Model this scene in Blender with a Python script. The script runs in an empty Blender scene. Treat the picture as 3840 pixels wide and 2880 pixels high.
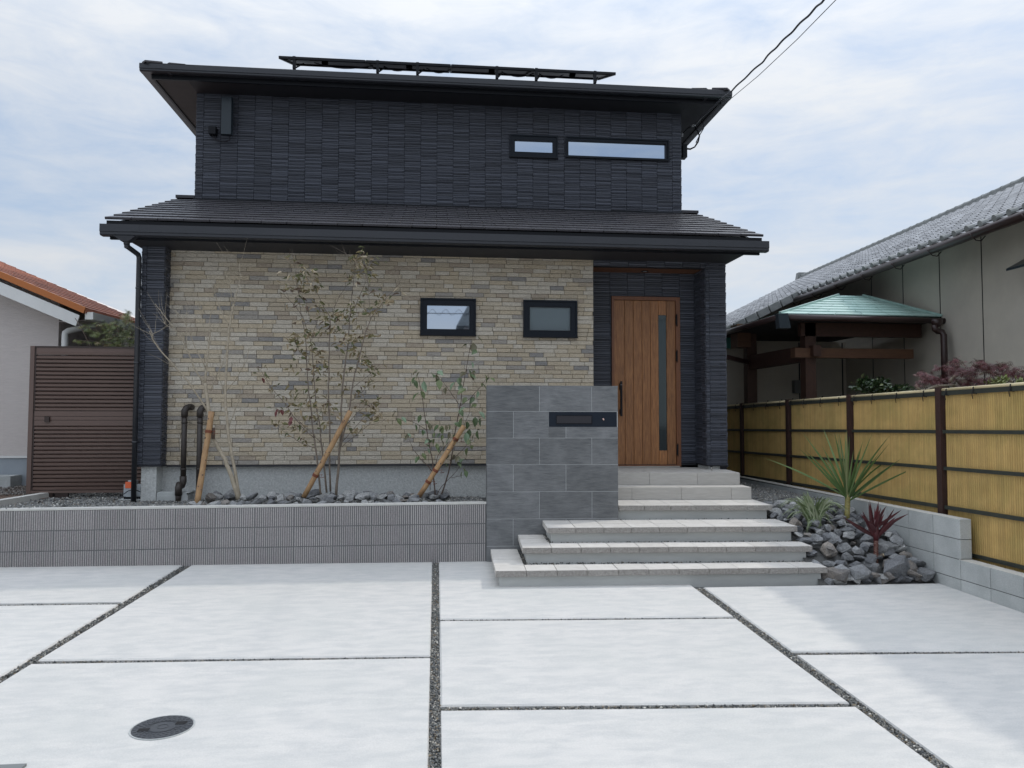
import bpy, bmesh, math, random
import numpy as np
from mathutils import Vector, Matrix, Euler
from mathutils.noise import noise as pnoise
random.seed(7); np.random.seed(7)
R = math.radians
sc = bpy.context.scene
col = sc.collection

# ------------------------------------------------------------------ camera
F = 2826.0; W, H = 3840, 2880           # the photograph's own pixels
PITCH, YAW, RHO = R(2.585), R(5.82), 0.0015
C = np.array([0, 0, 1.66])
fw = np.array([math.sin(YAW) * math.cos(PITCH), math.cos(YAW) * math.cos(PITCH), math.sin(PITCH)])
R0 = np.array([math.cos(YAW), -math.sin(YAW), 0]); U0 = np.cross(R0, fw)
cr = R0 + RHO * U0; cu = U0 - RHO * R0
cam = bpy.data.cameras.new('camera'); cam_o = bpy.data.objects.new('camera', cam); col.objects.link(cam_o)
cam.sensor_width = 36; cam.sensor_fit = 'HORIZONTAL'; cam.lens = F / W * 36
cam.clip_start = 0.05; cam.clip_end = 2000
M = Matrix(((cr[0], cu[0], -fw[0], C[0]), (cr[1], cu[1], -fw[1], C[1]), (cr[2], cu[2], -fw[2], C[2]), (0, 0, 0, 1)))
cam_o.matrix_world = M
sc.camera = cam_o

def at(u, v, X=None, Y=None, Z=None, P=None):
    """the place in the world of a measured point, given the wall, floor or plane it lies on"""
    d = fw + cr * (u - W / 2) / F - cu * (v - H / 2) / F
    if X is not None: t = (X - C[0]) / d[0]
    elif Y is not None: t = (Y - C[1]) / d[1]
    elif Z is not None: t = (Z - C[2]) / d[2]
    else:
        n = np.array(P[:3]); t = (P[3] - n @ C) / (n @ d)
    return C + d * t
GP = (0, -.013, 1, -.013 * 8.6)          # the drive falls gently towards the road
def gz(y): return .013 * (y - 8.6)
def g(u, v): return at(u, v, P=GP)

# ------------------------------------------------------------------ sky, sun, exposure
SUN = Vector((.88, .41, 1.0)).normalized()
elev = math.asin(SUN.z); azim = math.atan2(SUN.x, SUN.y)
world = bpy.data.worlds.new('World'); sc.world = world; world.use_nodes = True
wt = world.node_tree; wt.nodes.clear()
def wn(t, **k):
    n = wt.nodes.new(t)
    for a, b in k.items(): setattr(n, a, b)
    return n
wo = wn('ShaderNodeOutputWorld'); bg = wn('ShaderNodeBackground'); bg.inputs['Strength'].default_value = .1
sky = wn('ShaderNodeTexSky', sky_type='NISHITA', sun_disc=False, sun_elevation=elev, sun_rotation=azim, air_density=1.0, dust_density=.5)
tc = wn('ShaderNodeTexCoord'); mp = wn('ShaderNodeMapping'); mp.inputs['Scale'].default_value = (1.0, 1.0, 3.4)
mp.inputs['Rotation'].default_value = (0.05, -0.12, 0.3)
wt.links.new(tc.outputs['Generated'], mp.inputs['Vector'])
n1 = wn('ShaderNodeTexNoise'); n1.inputs['Scale'].default_value = 2.1; n1.inputs['Detail'].default_value = 9; n1.inputs['Roughness'].default_value = .57; n1.inputs['Distortion'].default_value = .35
n2 = wn('ShaderNodeTexNoise'); n2.inputs['Scale'].default_value = 9; n2.inputs['Detail'].default_value = 8; n2.inputs['Roughness'].default_value = .62; n2.inputs['Distortion'].default_value = .5
for n in (n1, n2): wt.links.new(mp.outputs[0], n.inputs['Vector'])
add = wn('ShaderNodeMath', operation='MULTIPLY_ADD'); add.inputs[1].default_value = .45
wt.links.new(n2.outputs['Fac'], add.inputs[0]); wt.links.new(n1.outputs['Fac'], add.inputs[2])
cl = wn('ShaderNodeValToRGB'); cl.color_ramp.elements[0].position = .50; cl.color_ramp.elements[0].color = (.0, .0, .0, 1)
cl.color_ramp.elements[1].position = .86; cl.color_ramp.elements[1].color = (.97, .97, .97, 1)
wt.links.new(add.outputs[0], cl.inputs[0])
# broad glow of thin cloud round the sun
dot = wn('ShaderNodeVectorMath', operation='DOT_PRODUCT'); dot.inputs[1].default_value = SUN
nrm = wn('ShaderNodeVectorMath', operation='NORMALIZE'); wt.links.new(tc.outputs['Generated'], nrm.inputs[0]); wt.links.new(nrm.outputs[0], dot.inputs[0])
gl = wn('ShaderNodeMapRange', interpolation_type='SMOOTHSTEP'); gl.inputs[1].default_value = .1; gl.inputs[2].default_value = 1.0; gl.inputs[3].default_value = 1.0; gl.inputs[4].default_value = 1.08
wt.links.new(dot.outputs['Value'], gl.inputs[0])
cc = wn('ShaderNodeMix', data_type='RGBA', blend_type='MULTIPLY'); cc.inputs[0].default_value = 1; cc.inputs[6].default_value = (4.0, 4.15, 4.35, 1)
wt.links.new(gl.outputs[0], cc.inputs[7])
# bluish thin veil, mixed with the clear sky, under brighter wisps; all of it brighter towards the zenith as an overcast sky is
mx = wn('ShaderNodeMix', data_type='RGBA'); mx.inputs[0].default_value = .78; mx.inputs[7].default_value = (2.4, 2.98, 3.85, 1)
wt.links.new(sky.outputs[0], mx.inputs[6])
mx2 = wn('ShaderNodeMix', data_type='RGBA'); wt.links.new(cl.outputs[0], mx2.inputs[0]); wt.links.new(mx.outputs[2], mx2.inputs[6]); wt.links.new(cc.outputs[2], mx2.inputs[7])
sx = wn('ShaderNodeSeparateXYZ'); wt.links.new(nrm.outputs[0], sx.inputs[0])
z2 = wn('ShaderNodeMath', operation='MULTIPLY', use_clamp=True); wt.links.new(sx.outputs['Z'], z2.inputs[0]); wt.links.new(sx.outputs['Z'], z2.inputs[1])
z3 = wn('ShaderNodeMath', operation='MULTIPLY', use_clamp=True); wt.links.new(z2.outputs[0], z3.inputs[0]); wt.links.new(sx.outputs['Z'], z3.inputs[1])
zm = wn('ShaderNodeMath', operation='MULTIPLY_ADD'); zm.inputs[1].default_value = 2.3; zm.inputs[2].default_value = .95; wt.links.new(z3.outputs[0], zm.inputs[0])
cz = wn('ShaderNodeMix', data_type='RGBA', blend_type='MULTIPLY'); cz.inputs[0].default_value = 1; wt.links.new(mx2.outputs[2], cz.inputs[6]); wt.links.new(zm.outputs[0], cz.inputs[7])
wt.links.new(cz.outputs[2], bg.inputs[0]); wt.links.new(bg.outputs[0], wo.inputs[0])
sun = bpy.data.lights.new('sun', 'SUN'); sun.energy = .7; sun.angle = R(1.2); sun.color = (1, .94, .85)
so = bpy.data.objects.new('sun', sun); col.objects.link(so)
so.rotation_euler = SUN.to_track_quat('Z', 'Y').to_euler(); so.location = (20, 10, 30)
sc.view_settings.view_transform = 'Standard'; sc.view_settings.look = 'None'
sc.view_settings.gamma = 1; sc.view_settings.use_curve_mapping = False
sc.view_settings.exposure = 0.9
sc.render.engine = 'CYCLES'
sc.cycles.max_bounces = 6; sc.cycles.diffuse_bounces = 4; sc.cycles.glossy_bounces = 3; sc.cycles.transparent_max_bounces = 8
sc.cycles.use_denoising = True

# ------------------------------------------------------------------ materials
MATS = {}
def pm(name, c, c2=None, ns=6, det=6, stretch=(1, 1, 1), rough=.7, bump=0, bs=60, bstretch=None, bdet=5, rand=0, pal=None, spec=.5, metal=0, dist=0, c3=None, s3=1.3, f3=.35, rot=(0, 0, 0), sharp=(.3, .7), grain=None, bd=.01):
    if name in MATS: return MATS[name]
    m = bpy.data.materials.new(name); m.use_nodes = True; t = m.node_tree; N = t.nodes; L = t.links
    b = N['Principled BSDF']; b.inputs['Roughness'].default_value = rough; b.inputs['Specular IOR Level'].default_value = spec; b.inputs['Metallic'].default_value = metal
    geo = N.new('ShaderNodeNewGeometry')
    def noise(scale, stretch, det, dist=0):
        mp = N.new('ShaderNodeMapping'); mp.inputs['Scale'].default_value = stretch; mp.inputs['Rotation'].default_value = rot
        L.new(geo.outputs['Position'], mp.inputs['Vector'])
        n = N.new('ShaderNodeTexNoise'); n.inputs['Scale'].default_value = scale; n.inputs['Detail'].default_value = det; n.inputs['Distortion'].default_value = dist; n.inputs['Roughness'].default_value = .6
        L.new(mp.outputs[0], n.inputs['Vector']); return n.outputs['Fac']
    rnd = None
    if rand or pal:
        oi = N.new('ShaderNodeObjectInfo'); a = N.new('ShaderNodeMath'); a.operation = 'ADD'
        L.new(oi.outputs['Random'], a.inputs[0]); L.new(geo.outputs['Random Per Island'], a.inputs[1])
        fr = N.new('ShaderNodeMath'); fr.operation = 'FRACT'; L.new(a.outputs[0], fr.inputs[0]); rnd = fr.outputs[0]
    if pal:
        rp = N.new('ShaderNodeValToRGB'); rp.color_ramp.interpolation = 'CONSTANT'
        e = rp.color_ramp.elements; tot = sum(p[0] for p in pal); acc = 0
        while len(e) < len(pal): e.new(.5)
        for i, (w_, c_) in enumerate(pal): e[i].position = acc / tot; e[i].color = (*c_, 1); acc += w_
        L.new(rnd, rp.inputs[0]); cur = rp.outputs[0]
        if c2 is None: c2 = 'dark'
    else:
        rgb = N.new('ShaderNodeRGB'); rgb.outputs[0].default_value = (*c, 1); cur = rgb.outputs[0]
    if c2 is not None:
        f = noise(ns, stretch, det, dist); mr = N.new('ShaderNodeMapRange'); mr.inputs[1].default_value = sharp[0]; mr.inputs[2].default_value = sharp[1]
        L.new(f, mr.inputs[0]); mix = N.new('ShaderNodeMix'); mix.data_type = 'RGBA'; L.new(mr.outputs[0], mix.inputs[0]); L.new(cur, mix.inputs[6])
        if c2 == 'dark':
            mu = N.new('ShaderNodeMix'); mu.data_type = 'RGBA'; mu.blend_type = 'MULTIPLY'; mu.inputs[0].default_value = 1; mu.inputs[7].default_value = (.80, .785, .765, 1); L.new(cur, mu.inputs[6]); L.new(mu.outputs[2], mix.inputs[7])
        else: mix.inputs[7].default_value = (*c2, 1)
        cur = mix.outputs[2]
    if c3 is not None:
        f = noise(s3, (1, 1, 1), 5, .3); mr = N.new('ShaderNodeMapRange'); mr.inputs[1].default_value = .45; mr.inputs[2].default_value = .75; mr.inputs[4].default_value = f3
        L.new(f, mr.inputs[0]); mix = N.new('ShaderNodeMix'); mix.data_type = 'RGBA'; L.new(mr.outputs[0], mix.inputs[0]); L.new(cur, mix.inputs[6]); mix.inputs[7].default_value = (*c3, 1); cur = mix.outputs[2]
    if grain:
        f = noise(grain[0], (1, 1, 1), 4); mr = N.new('ShaderNodeMapRange'); mr.inputs[1].default_value = .3; mr.inputs[2].default_value = .7; mr.inputs[3].default_value = 1 - grain[1]; mr.inputs[4].default_value = 1 + grain[1] * .6; L.new(f, mr.inputs[0])
        mu = N.new('ShaderNodeMix'); mu.data_type = 'RGBA'; mu.blend_type = 'MULTIPLY'; mu.inputs[0].default_value = 1; L.new(cur, mu.inputs[6]); L.new(mr.outputs[0], mu.inputs[7]); cur = mu.outputs[2]
    if rand:
        mr = N.new('ShaderNodeMapRange'); mr.inputs[3].default_value = 1 - rand; mr.inputs[4].default_value = 1 + rand; L.new(rnd, mr.inputs[0])
        mu = N.new('ShaderNodeMix'); mu.data_type = 'RGBA'; mu.blend_type = 'MULTIPLY'; mu.inputs[0].default_value = 1; L.new(cur, mu.inputs[6]); L.new(mr.outputs[0], mu.inputs[7]); cur = mu.outputs[2]
    L.new(cur, b.inputs['Base Color'])
    if bump:
        f = noise(bs, bstretch or stretch, bdet); bn = N.new('ShaderNodeBump'); bn.inputs['Strength'].default_value = bump; bn.inputs['Distance'].default_value = bd
        L.new(f, bn.inputs['Height']); L.new(bn.outputs[0], b.inputs['Normal'])
    MATS[name] = m; return m

BRICK = [(5, (0.569, 0.485, 0.362)), (4, (0.62, 0.565, 0.475)), (3, (0.516, 0.446, 0.343)), (2, (0.62, 0.565, 0.475)), (3, (0.595, 0.524, 0.413)), (1.4, (0.397, 0.367, 0.33)), (0.9, (0.311, 0.299, 0.286)), (1.4, (0.457, 0.386, 0.305)), (1.3, (0.62, 0.565, 0.475))]
m_brick = pm('brick_face', None, pal=BRICK, ns=30, det=9, stretch=(1, 1, 2.0), rough=.85, bump=1.0, bs=48, bstretch=(1, 1, 1.6), bd=.014, dist=1.5, sharp=(.42, .66), grain=(85, .16))
m_mortar = pm('brick_backing', (.15, .125, .095), (.11, .095, .075), rough=.9)
m_dark = pm('dark_siding', (.070, .077, .098), (.052, .057, .073), ns=14, stretch=(.5, .5, 6), rough=.46, bump=.25, bs=40, bstretch=(1, 1, 8), rand=.30, spec=.45)
m_darkback = pm('dark_siding_joint', (.008, .008, .011), rough=.8)
m_metal = pm('dark_metal', (.022, .024, .030), (.028, .03, .036), ns=2, rough=.42, spec=.5)
m_black = pm('black_trim', (.009, .010, .013), rough=.45, spec=.2)
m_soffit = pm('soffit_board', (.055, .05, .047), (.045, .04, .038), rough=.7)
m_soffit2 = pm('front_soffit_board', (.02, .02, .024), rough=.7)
m_rooft = pm('slate_grey_tile', (.030, .028, .034), (.021, .02, .026), ns=5, rough=.40, bump=.2, bs=50, rand=.2, spec=.5)
m_found = pm('textured_render', (.60, .61, .595), (.48, .495, .485), ns=34, det=4, rough=.9, bump=.9, bs=42, bdet=3, grain=(48, .22), c3=(.52, .53, .52))
m_conc = pm('new_concrete', (.575, .56, .535), (.495, .492, .478), ns=4.2, det=13, stretch=(1, 2.6, 1), rough=.75, bump=.3, bs=170, bstretch=(.35, 1.6, 1), c3=(.48, .487, .465), s3=.8, f3=.6, dist=.25, rand=.03, sharp=(.40, .62), grain=(130, .10))
m_concs = pm('step_concrete', (.50, .51, .495), (.42, .43, .42), ns=3, det=8, stretch=(1, 1, 4), rough=.85, bump=.2, bs=60, c3=(.45, .46, .44))
m_paver = pm('paver_concrete', (.60, .575, .535), (.52, .495, .46), ns=9, det=10, rough=.88, bump=.5, bs=130, rand=.06, grain=(160, .12))
m_tile2 = pm('porch_tile', (.50, .48, .445), (.42, .40, .37), ns=7, det=8, stretch=(1, 1, 9), rough=.7, bump=.1, bs=80, rand=.04)
m_slate = pm('slate_look_tile', (.165, .17, .172), (.095, .10, .105), ns=15, det=10, stretch=(.5, 1, 2.6), rot=(0, .55, 0), rough=.62, bump=.55, bs=24, bstretch=(.5, 1, 3), rand=.17, c3=(.24, .245, .25), s3=3.4, f3=.5)
m_grout = pm('pale_grout', (.42, .43, .43), (.36, .37, .37), rough=.9)
m_rib = pm('ribbed_block', (.52, .485, .48), (.35, .33, .325), ns=70, det=4, rough=.93, bump=.8, bs=110, rand=.09, c3=(.46, .44, .43), s3=2.2, f3=.5)
m_cap = pm('pale_coping', (.60, .59, .55), (.50, .49, .46), ns=10, rough=.9, bump=.2, bs=90)
m_blk = pm('grey_block', (.52, .54, .53), (.42, .44, .435), ns=5, det=9, rough=.92, bump=.6, bs=120, rand=.10, grain=(110, .14), c3=(.42, .44, .43), s3=2.5, f3=.5)
m_mort = pm('block_mortar', (.15, .155, .155), (.2, .2, .2), rough=.95)
m_door = pm('door_wood', (.37, .165, .062), (.18, .075, .027), ns=9, det=9, stretch=(9, 1, .55), rough=.45, bump=.15, bs=20, bstretch=(9, 1, .5), rand=.2, dist=.8, sharp=(.38, .66))
m_doorf = pm('door_frame_wood', (.20, .078, .032), (.14, .052, .022), ns=9, stretch=(8, 1, .6), rough=.45)
m_wsof = pm('porch_ceiling_wood', (.16, .07, .035), (.11, .045, .022), ns=6, stretch=(.6, 9, 1), rough=.55)
m_gravel = pm('gravel', None, pal=[(4, (.20, .205, .20)), (3, (.27, .275, .265)), (3, (.14, .145, .15)), (1.5, (.33, .325, .30)), (.5, (.62, .61, .58)), (1, (.24, .21, .175))], rough=.85)
m_grbed = pm('gravel_bed', (.11, .11, .105), (.06, .06, .06), ns=60, rough=.95, bump=1, bs=90)
m_pbl = pm('joint_gravel', None, pal=[(4, (.13, .135, .13)), (3, (.19, .185, .17)), (3, (.08, .085, .09)), (1, (.36, .34, .30)), (.3, (.62, .6, .55)), (1, (.20, .16, .11))], rough=.8)
m_rock = pm('crushed_rock', (.29, .295, .30), (.155, .16, .168), ns=7, det=9, rough=.8, bump=1.0, bs=30, bd=.03, grain=(60, .28), rand=.34, c3=(.29, .29, .285), s3=4.5, f3=.55, dist=.6)
m_rockd = pm('dark_crushed_rock', (.20, .205, .215), (.115, .12, .13), ns=7, det=9, rough=.8, bump=1.0, bs=30, bd=.03, grain=(60, .28), rand=.2, c3=(.2, .2, .2), s3=4.5, f3=.5, dist=.6)
m_rockp = pm('pale_crushed_rock', (.44, .44, .43), (.29, .293, .295), ns=7, det=9, rough=.8, bump=1.0, bs=30, bd=.03, grain=(60, .28), rand=.2, c3=(.4, .4, .38), s3=4.5, f3=.6, dist=.6)
m_rockb = pm('brown_stained_rock', (.27, .235, .20), (.15, .148, .15), ns=6, det=9, rough=.8, bump=1.0, bs=30, bd=.03, grain=(60, .28), rand=.25, dist=.6)
m_soil = pm('brown_soil', (.13, .085, .06), (.09, .06, .045), ns=9, rough=.95, bump=1, bs=60)
m_garden = pm('garden_earth', (.07, .055, .04), (.05, .05, .03), ns=4, rough=.95, bump=.6, bs=40)
m_asph = pm('asphalt', (.115, .115, .115), (.085, .085, .086), ns=20, rough=.9, bump=.5, bs=200)
m_brown = pm('brown_aluminium', (.135, .088, .072), (.12, .078, .064), ns=2, rough=.36, metal=0)
m_brownd = pm('dark_brown_aluminium', (.045, .03, .026), rough=.45, metal=.2)
m_pipe = pm('brown_pvc', (.030, .024, .020), (.04, .032, .028), ns=8, rough=.5)
m_wallL = pm('pink_beige_siding', (.62, .565, .535), (.56, .51, .485), ns=14, det=7, stretch=(.6, .6, 5), rough=.9, bump=1.0, bs=20, bstretch=(.5, .5, 7))
m_roofL = pm('orange_clay_tile', (.40, .15, .085), (.27, .095, .06), ns=4, det=8, stretch=(6, .6, 1), rough=.75, rand=.2)
m_verge = pm('orange_verge', (.43, .135, .03), rough=.5)
m_white = pm('white_paint', (.72, .72, .70), (.66, .66, .64), ns=3, rough=.5)
m_foundL = pm('grey_base', (.30, .33, .36), (.26, .29, .32), ns=4, rough=.85)
m_wallR = pm('beige_panel', (.58, .54, .46), (.50, .465, .40), ns=2.4, det=7, rough=.9, bump=.2, bs=60, c3=(.46, .43, .385), s3=.9, f3=.6)
m_kaw = pm('grey_kawara', (.35, .355, .365), (.14, .142, .15), ns=3.6, det=9, stretch=(1, 1, 1), rough=.36, rand=.26, dist=.5, spec=.6, c3=(.45, .455, .46), s3=7, f3=.5)
m_kawend = pm('grey_kawara_end', (.27, .28, .275), (.18, .19, .185), ns=8, rough=.7, rand=.12)
m_gutR = pm('brown_gutter', (.042, .022, .020), (.03, .017, .016), rough=.38)
m_copper = pm('green_copper', (.45, .61, .56), (.28, .44, .40), ns=5, det=7, stretch=(.5, .5, 1), rough=.42, rand=.13, dist=.6, spec=.6)
m_beam = pm('reddish_timber', (.055, .022, .012), (.035, .014, .008), ns=7, stretch=(3, 3, 3), rough=.6, bump=.3, bs=30)
m_beaml = pm('lighter_timber', (.11, .050, .022), (.075, .032, .015), ns=7, stretch=(1, 6, 6), rough=.6)
m_bamb = pm('artificial_bamboo', (.55, .37, .13), (.45, .29, .095), ns=4, stretch=(1, 1, 1.5), rough=.5, rand=.10, c3=(.30, .25, .07), s3=2.2, f3=.6, bump=.15, bs=30)
m_bambt = pm('pale_bamboo', (.66, .56, .34), (.58, .48, .28), ns=5, rough=.45)
m_rail = pm('black_bamboo_rail', (.028, .032, .028), (.045, .05, .038), ns=9, rough=.5, bump=.3, bs=30)
m_post = pm('dark_red_post', (.052, .019, .013), (.028, .012, .009), ns=16, stretch=(5, 5, .6), rough=.7, bump=.8, bs=30, bstretch=(5, 5, .5))
m_tie = pm('black_cord', (.012, .012, .012), rough=.8)
m_stake = pm('peeled_log', (.42, .265, .13), (.30, .175, .085), ns=9, stretch=(3, 3, .8), rough=.65, bump=.3, bs=20, rand=.15, c3=(.20, .10, .05), s3=9, f3=.5)
m_tied = pm('rust_red_cord', (.20, .06, .025), (.14, .04, .02), rough=.8)
m_barkp = pm('pale_bark', (.40, .345, .265), (.27, .23, .17), ns=20, rough=.85, bump=.4, bs=60)
m_barkg = pm('grey_brown_bark', (.20, .165, .13), (.12, .095, .075), ns=25, rough=.85, bump=.4, bs=60)
m_bark2 = pm('dark_stem', (.12, .085, .065), (.08, .055, .045), ns=25, rough=.8)
m_leafd = pm('dry_leaf', None, pal=[(3, (.20, .165, .075)), (2, (.15, .145, .06)), (2, (.29, .225, .135)), (1.3, (.46, .39, .28)), (1, (.11, .07, .045)), (1.5, (.11, .125, .05))], rough=.7)
m_leafr = pm('wine_red_leaf', (.13, .032, .028), (.09, .02, .02), ns=20, rough=.5)
m_leafg = pm('broad_green_leaf', None, pal=[(3, (.085, .13, .052)), (2, (.13, .165, .065)), (1.3, (.10, .09, .045)), (1.2, (.19, .27, .17))], rough=.45)
m_cord = pm('strap_leaf', None, pal=[(3, (.11, .19, .06)), (2, (.16, .25, .09)), (1, (.27, .30, .14)), (1, (.08, .145, .045))], rough=.42)
m_grass = pm('striped_grass_blade', None, pal=[(3, (.25, .31, .17)), (2, (.15, .21, .09)), (2, (.38, .43, .28))], rough=.5)
m_redc = pm('burgundy_leaf', (.115, .022, .026), (.06, .016, .02), ns=8, rough=.36, rand=.35)
m_trunky = pm('yellow_green_stem', (.32, .29, .09), (.17, .14, .05), ns=30, stretch=(1, 1, 3), rough=.6)
m_trunkr = pm('ringed_red_stem', (.10, .025, .02), (.32, .24, .18), ns=40, stretch=(1, 1, 4), rough=.6, sharp=(.5, .62))
m_maple = pm('green_maple_leaf', None, pal=[(3, (.14, .18, .045)), (2, (.21, .25, .07)), (1, (.25, .18, .08)), (1, (.10, .14, .04))], rough=.55)
m_mapler = pm('red_maple_leaf', None, pal=[(3, (.10, .025, .03)), (2, (.15, .04, .045)), (1, (.07, .03, .03)), (.6, (.11, .09, .05))], rough=.55)
m_shrub = pm('glossy_shrub_leaf', None, pal=[(3, (.028, .055, .02)), (2, (.05, .085, .03)), (.6, (.20, .23, .11))], rough=.3)
m_ygr = pm('yellow_green_leaf', (.19, .21, .05), (.11, .15, .04), ns=20, rough=.5, rand=.2)
m_plate = pm('mailbox_plate', (.010, .015, .024), (.013, .019, .029), ns=6, rough=.5, spec=.2)
m_flap = pm('mailbox_flap', (.022, .021, .026), rough=.35)
m_steel = pm('brushed_steel', (.45, .44, .42), rough=.35, metal=1)
m_wire = pm('copper_wire_end', (.62, .30, .24), (.7, .6, .55), ns=60, rough=.6)
m_iron = pm('cast_iron', (.055, .060, .068), (.04, .043, .05), ns=40, rough=.62, bump=.5, bs=120, c3=(.08, .085, .09), s3=12, f3=.4)
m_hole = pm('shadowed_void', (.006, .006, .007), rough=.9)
m_gplas = pm('grey_plastic', (.42, .45, .47), rough=.45)
m_orange = pm('orange_label', (.85, .16, .06), rough=.5)
m_solar = pm('solar_back', (.10, .10, .11), (.07, .07, .08), ns=3, rough=.5)
m_cable = pm('black_cable', (.010, .010, .016), rough=.5)
m_insul = pm('grey_insulator', (.35, .36, .38), rough=.4)
m_ant = pm('antenna_shell', (.018, .028, .036), rough=.3)
m_teal = pm('teal_metal', (.06, .25, .22), rough=.5)
m_box = pm('grey_meter_box', (.16, .17, .17), rough=.6)

def glass(name, refl, tint, body, rough=.02):
    m = bpy.data.materials.new(name); m.use_nodes = True; t = m.node_tree; N = t.nodes; L = t.links; N.clear()
    o = N.new('ShaderNodeOutputMaterial'); mix = N.new('ShaderNodeMixShader'); mix.inputs[0].default_value = refl
    d = N.new('ShaderNodeBsdfDiffuse'); d.inputs[0].default_value = (*body, 1)
    gl = N.new('ShaderNodeBsdfGlossy'); gl.inputs[0].default_value = (*tint, 1); gl.inputs['Roughness'].default_value = rough
    L.new(d.outputs[0], mix.inputs[1]); L.new(gl.outputs[0], mix.inputs[2]); L.new(mix.outputs[0], o.inputs[0]); return m
m_glass = glass('coated_window_glass', .72, (.62, .72, .86), (.03, .04, .05))
m_glass2 = glass('window_glass_over_blind', .26, (.8, .9, .95), (.13, .165, .185), .06)
m_glassd = glass('dark_door_glass', .06, (.8, .9, .9), (.012, .018, .02), .05)
m_win = pm('navy_black_frame', (.009, .013, .020), rough=.4, spec=.2)

# ------------------------------------------------------------------ mesh helpers
def tagm(o, label=None, cat=None, group=None, kind=None):
    if label: o['label'] = label
    if cat: o['category'] = cat
    if group: o['group'] = group
    if kind: o['kind'] = kind
    return o
class MB:
    def __init__(s): s.v = []; s.f = []; s.sm = []
    def add(s, vs, fs, smooth=False):
        b = len(s.v); s.v += [tuple(map(float, p)) for p in vs]; s.f += [tuple(i + b for i in f) for f in fs]; s.sm += [smooth] * len(fs); return s
    def box(s, x0, x1, y0, y1, z0, z1):
        vs = [(x, y, z) for z in (z0, z1) for y in (y0, y1) for x in (x0, x1)]
        return s.add(vs, [(0, 2, 3, 1), (4, 5, 7, 6), (0, 1, 5, 4), (2, 6, 7, 3), (0, 4, 6, 2), (1, 3, 7, 5)])
    def bar(s, a, b, w, h, up=(0, 0, 1)):
        a = Vector(a); b = Vector(b); d = (b - a).normalized(); u = Vector(up); r = d.cross(u).normalized() * w / 2; q = r.cross(d).normalized() * h / 2
        vs = [p + sx * r + sz * q for p in (a, b) for sx, sz in ((-1, -1), (1, -1), (1, 1), (-1, 1))]
        return s.add(vs, [(0, 1, 2, 3), (7, 6, 5, 4), (0, 4, 5, 1), (1, 5, 6, 2), (2, 6, 7, 3), (3, 7, 4, 0)])
    def prism(s, poly, e):
        n = len(poly); e = Vector(e); vs = [Vector(p) for p in poly] + [Vector(p) + e for p in poly]
        return s.add(vs, [tuple(range(n)), tuple(range(2 * n - 1, n - 1, -1))] + [(i, i + n, (i + 1) % n + n, (i + 1) % n) for i in range(n)])
    def tube(s, pts, r, n=8, cap=True, smooth=True):
        pts = [Vector(p) for p in pts]; rs = r if hasattr(r, '__len__') else [r] * len(pts); vs = []; prev = None
        for i, p in enumerate(pts):
            d = (pts[min(i + 1, len(pts) - 1)] - pts[max(i - 1, 0)]).normalized()
            ref = prev if prev is not None else (Vector((0, 0, 1)) if abs(d.z) < .9 else Vector((1, 0, 0)))
            a = ref - d * ref.dot(d)
            if a.length < 1e-4: a = d.orthogonal()
            a.normalize(); prev = a; b = d.cross(a)
            vs += [p + (a * math.cos(t) + b * math.sin(t)) * rs[i] for t in [2 * math.pi * k / n for k in range(n)]]
        fs = [(i * n + k, i * n + (k + 1) % n, (i + 1) * n + (k + 1) % n, (i + 1) * n + k) for i in range(len(pts) - 1) for k in range(n)]
        if cap: fs += [tuple(range(n - 1, -1, -1)), tuple(range((len(pts) - 1) * n, len(pts) * n))]
        return s.add(vs, fs, smooth)
    def quad(s, a, b, c, d): return s.add([a, b, c, d], [(0, 1, 2, 3)])
    def mesh(s, name, mat=None):
        me = bpy.data.meshes.new(name); me.from_pydata(s.v, [], s.f)
        if any(s.sm): me.polygons.foreach_set('use_smooth', s.sm)
        if mat: me.materials.append(mat)
        me.update(); return me
    def build(s, name, mat, parent=None, kind=None, **k): return link(name, s.mesh(name, mat), parent, kind=kind, **k)
LOC = {}
def link(name, me, parent=None, mw=None, **k):
    o = bpy.data.objects.new(name, me); col.objects.link(o)
    if parent is not None:
        o.parent = parent; L = LOC.get(parent.name)
        if L is not None: o.matrix_parent_inverse = Matrix.Translation(-L)
    if mw is not None: o.matrix_basis = mw
    tagm(o, **k); return o
def thing(name, loc, label, cat, group=None, kind=None):
    o = bpy.data.objects.new(name, None); col.objects.link(o); o.empty_display_size = .2
    o.location = loc; LOC[o.name] = Vector(loc); return tagm(o, label, cat, group, kind)
def unit_block(dims, c, back=False):
    """a face block, unit size, chamfered round its front (front = -Y); chamfer c metres at size dims"""
    cx, cy, cz = [min(.45, c / d) for d in dims]; B = []
    for y, ix, iz in ((.5, 0, 0), (-.5 + cy, 0, 0), (-.5, cx, cz)):
        B += [(-.5 + ix, y, -.5 + iz), (.5 - ix, y, -.5 + iz), (.5 - ix, y, .5 - iz), (-.5 + ix, y, .5 - iz)]
    f = [(i + a, i + (a + 1) % 4, i + 4 + (a + 1) % 4, i + 4 + a) for i in (0, 4) for a in range(4)]
    f = [tuple(reversed(q)) for q in f] + [(8, 9, 10, 11)]
    if back: f.append((3, 2, 1, 0))
    return B, f
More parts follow.
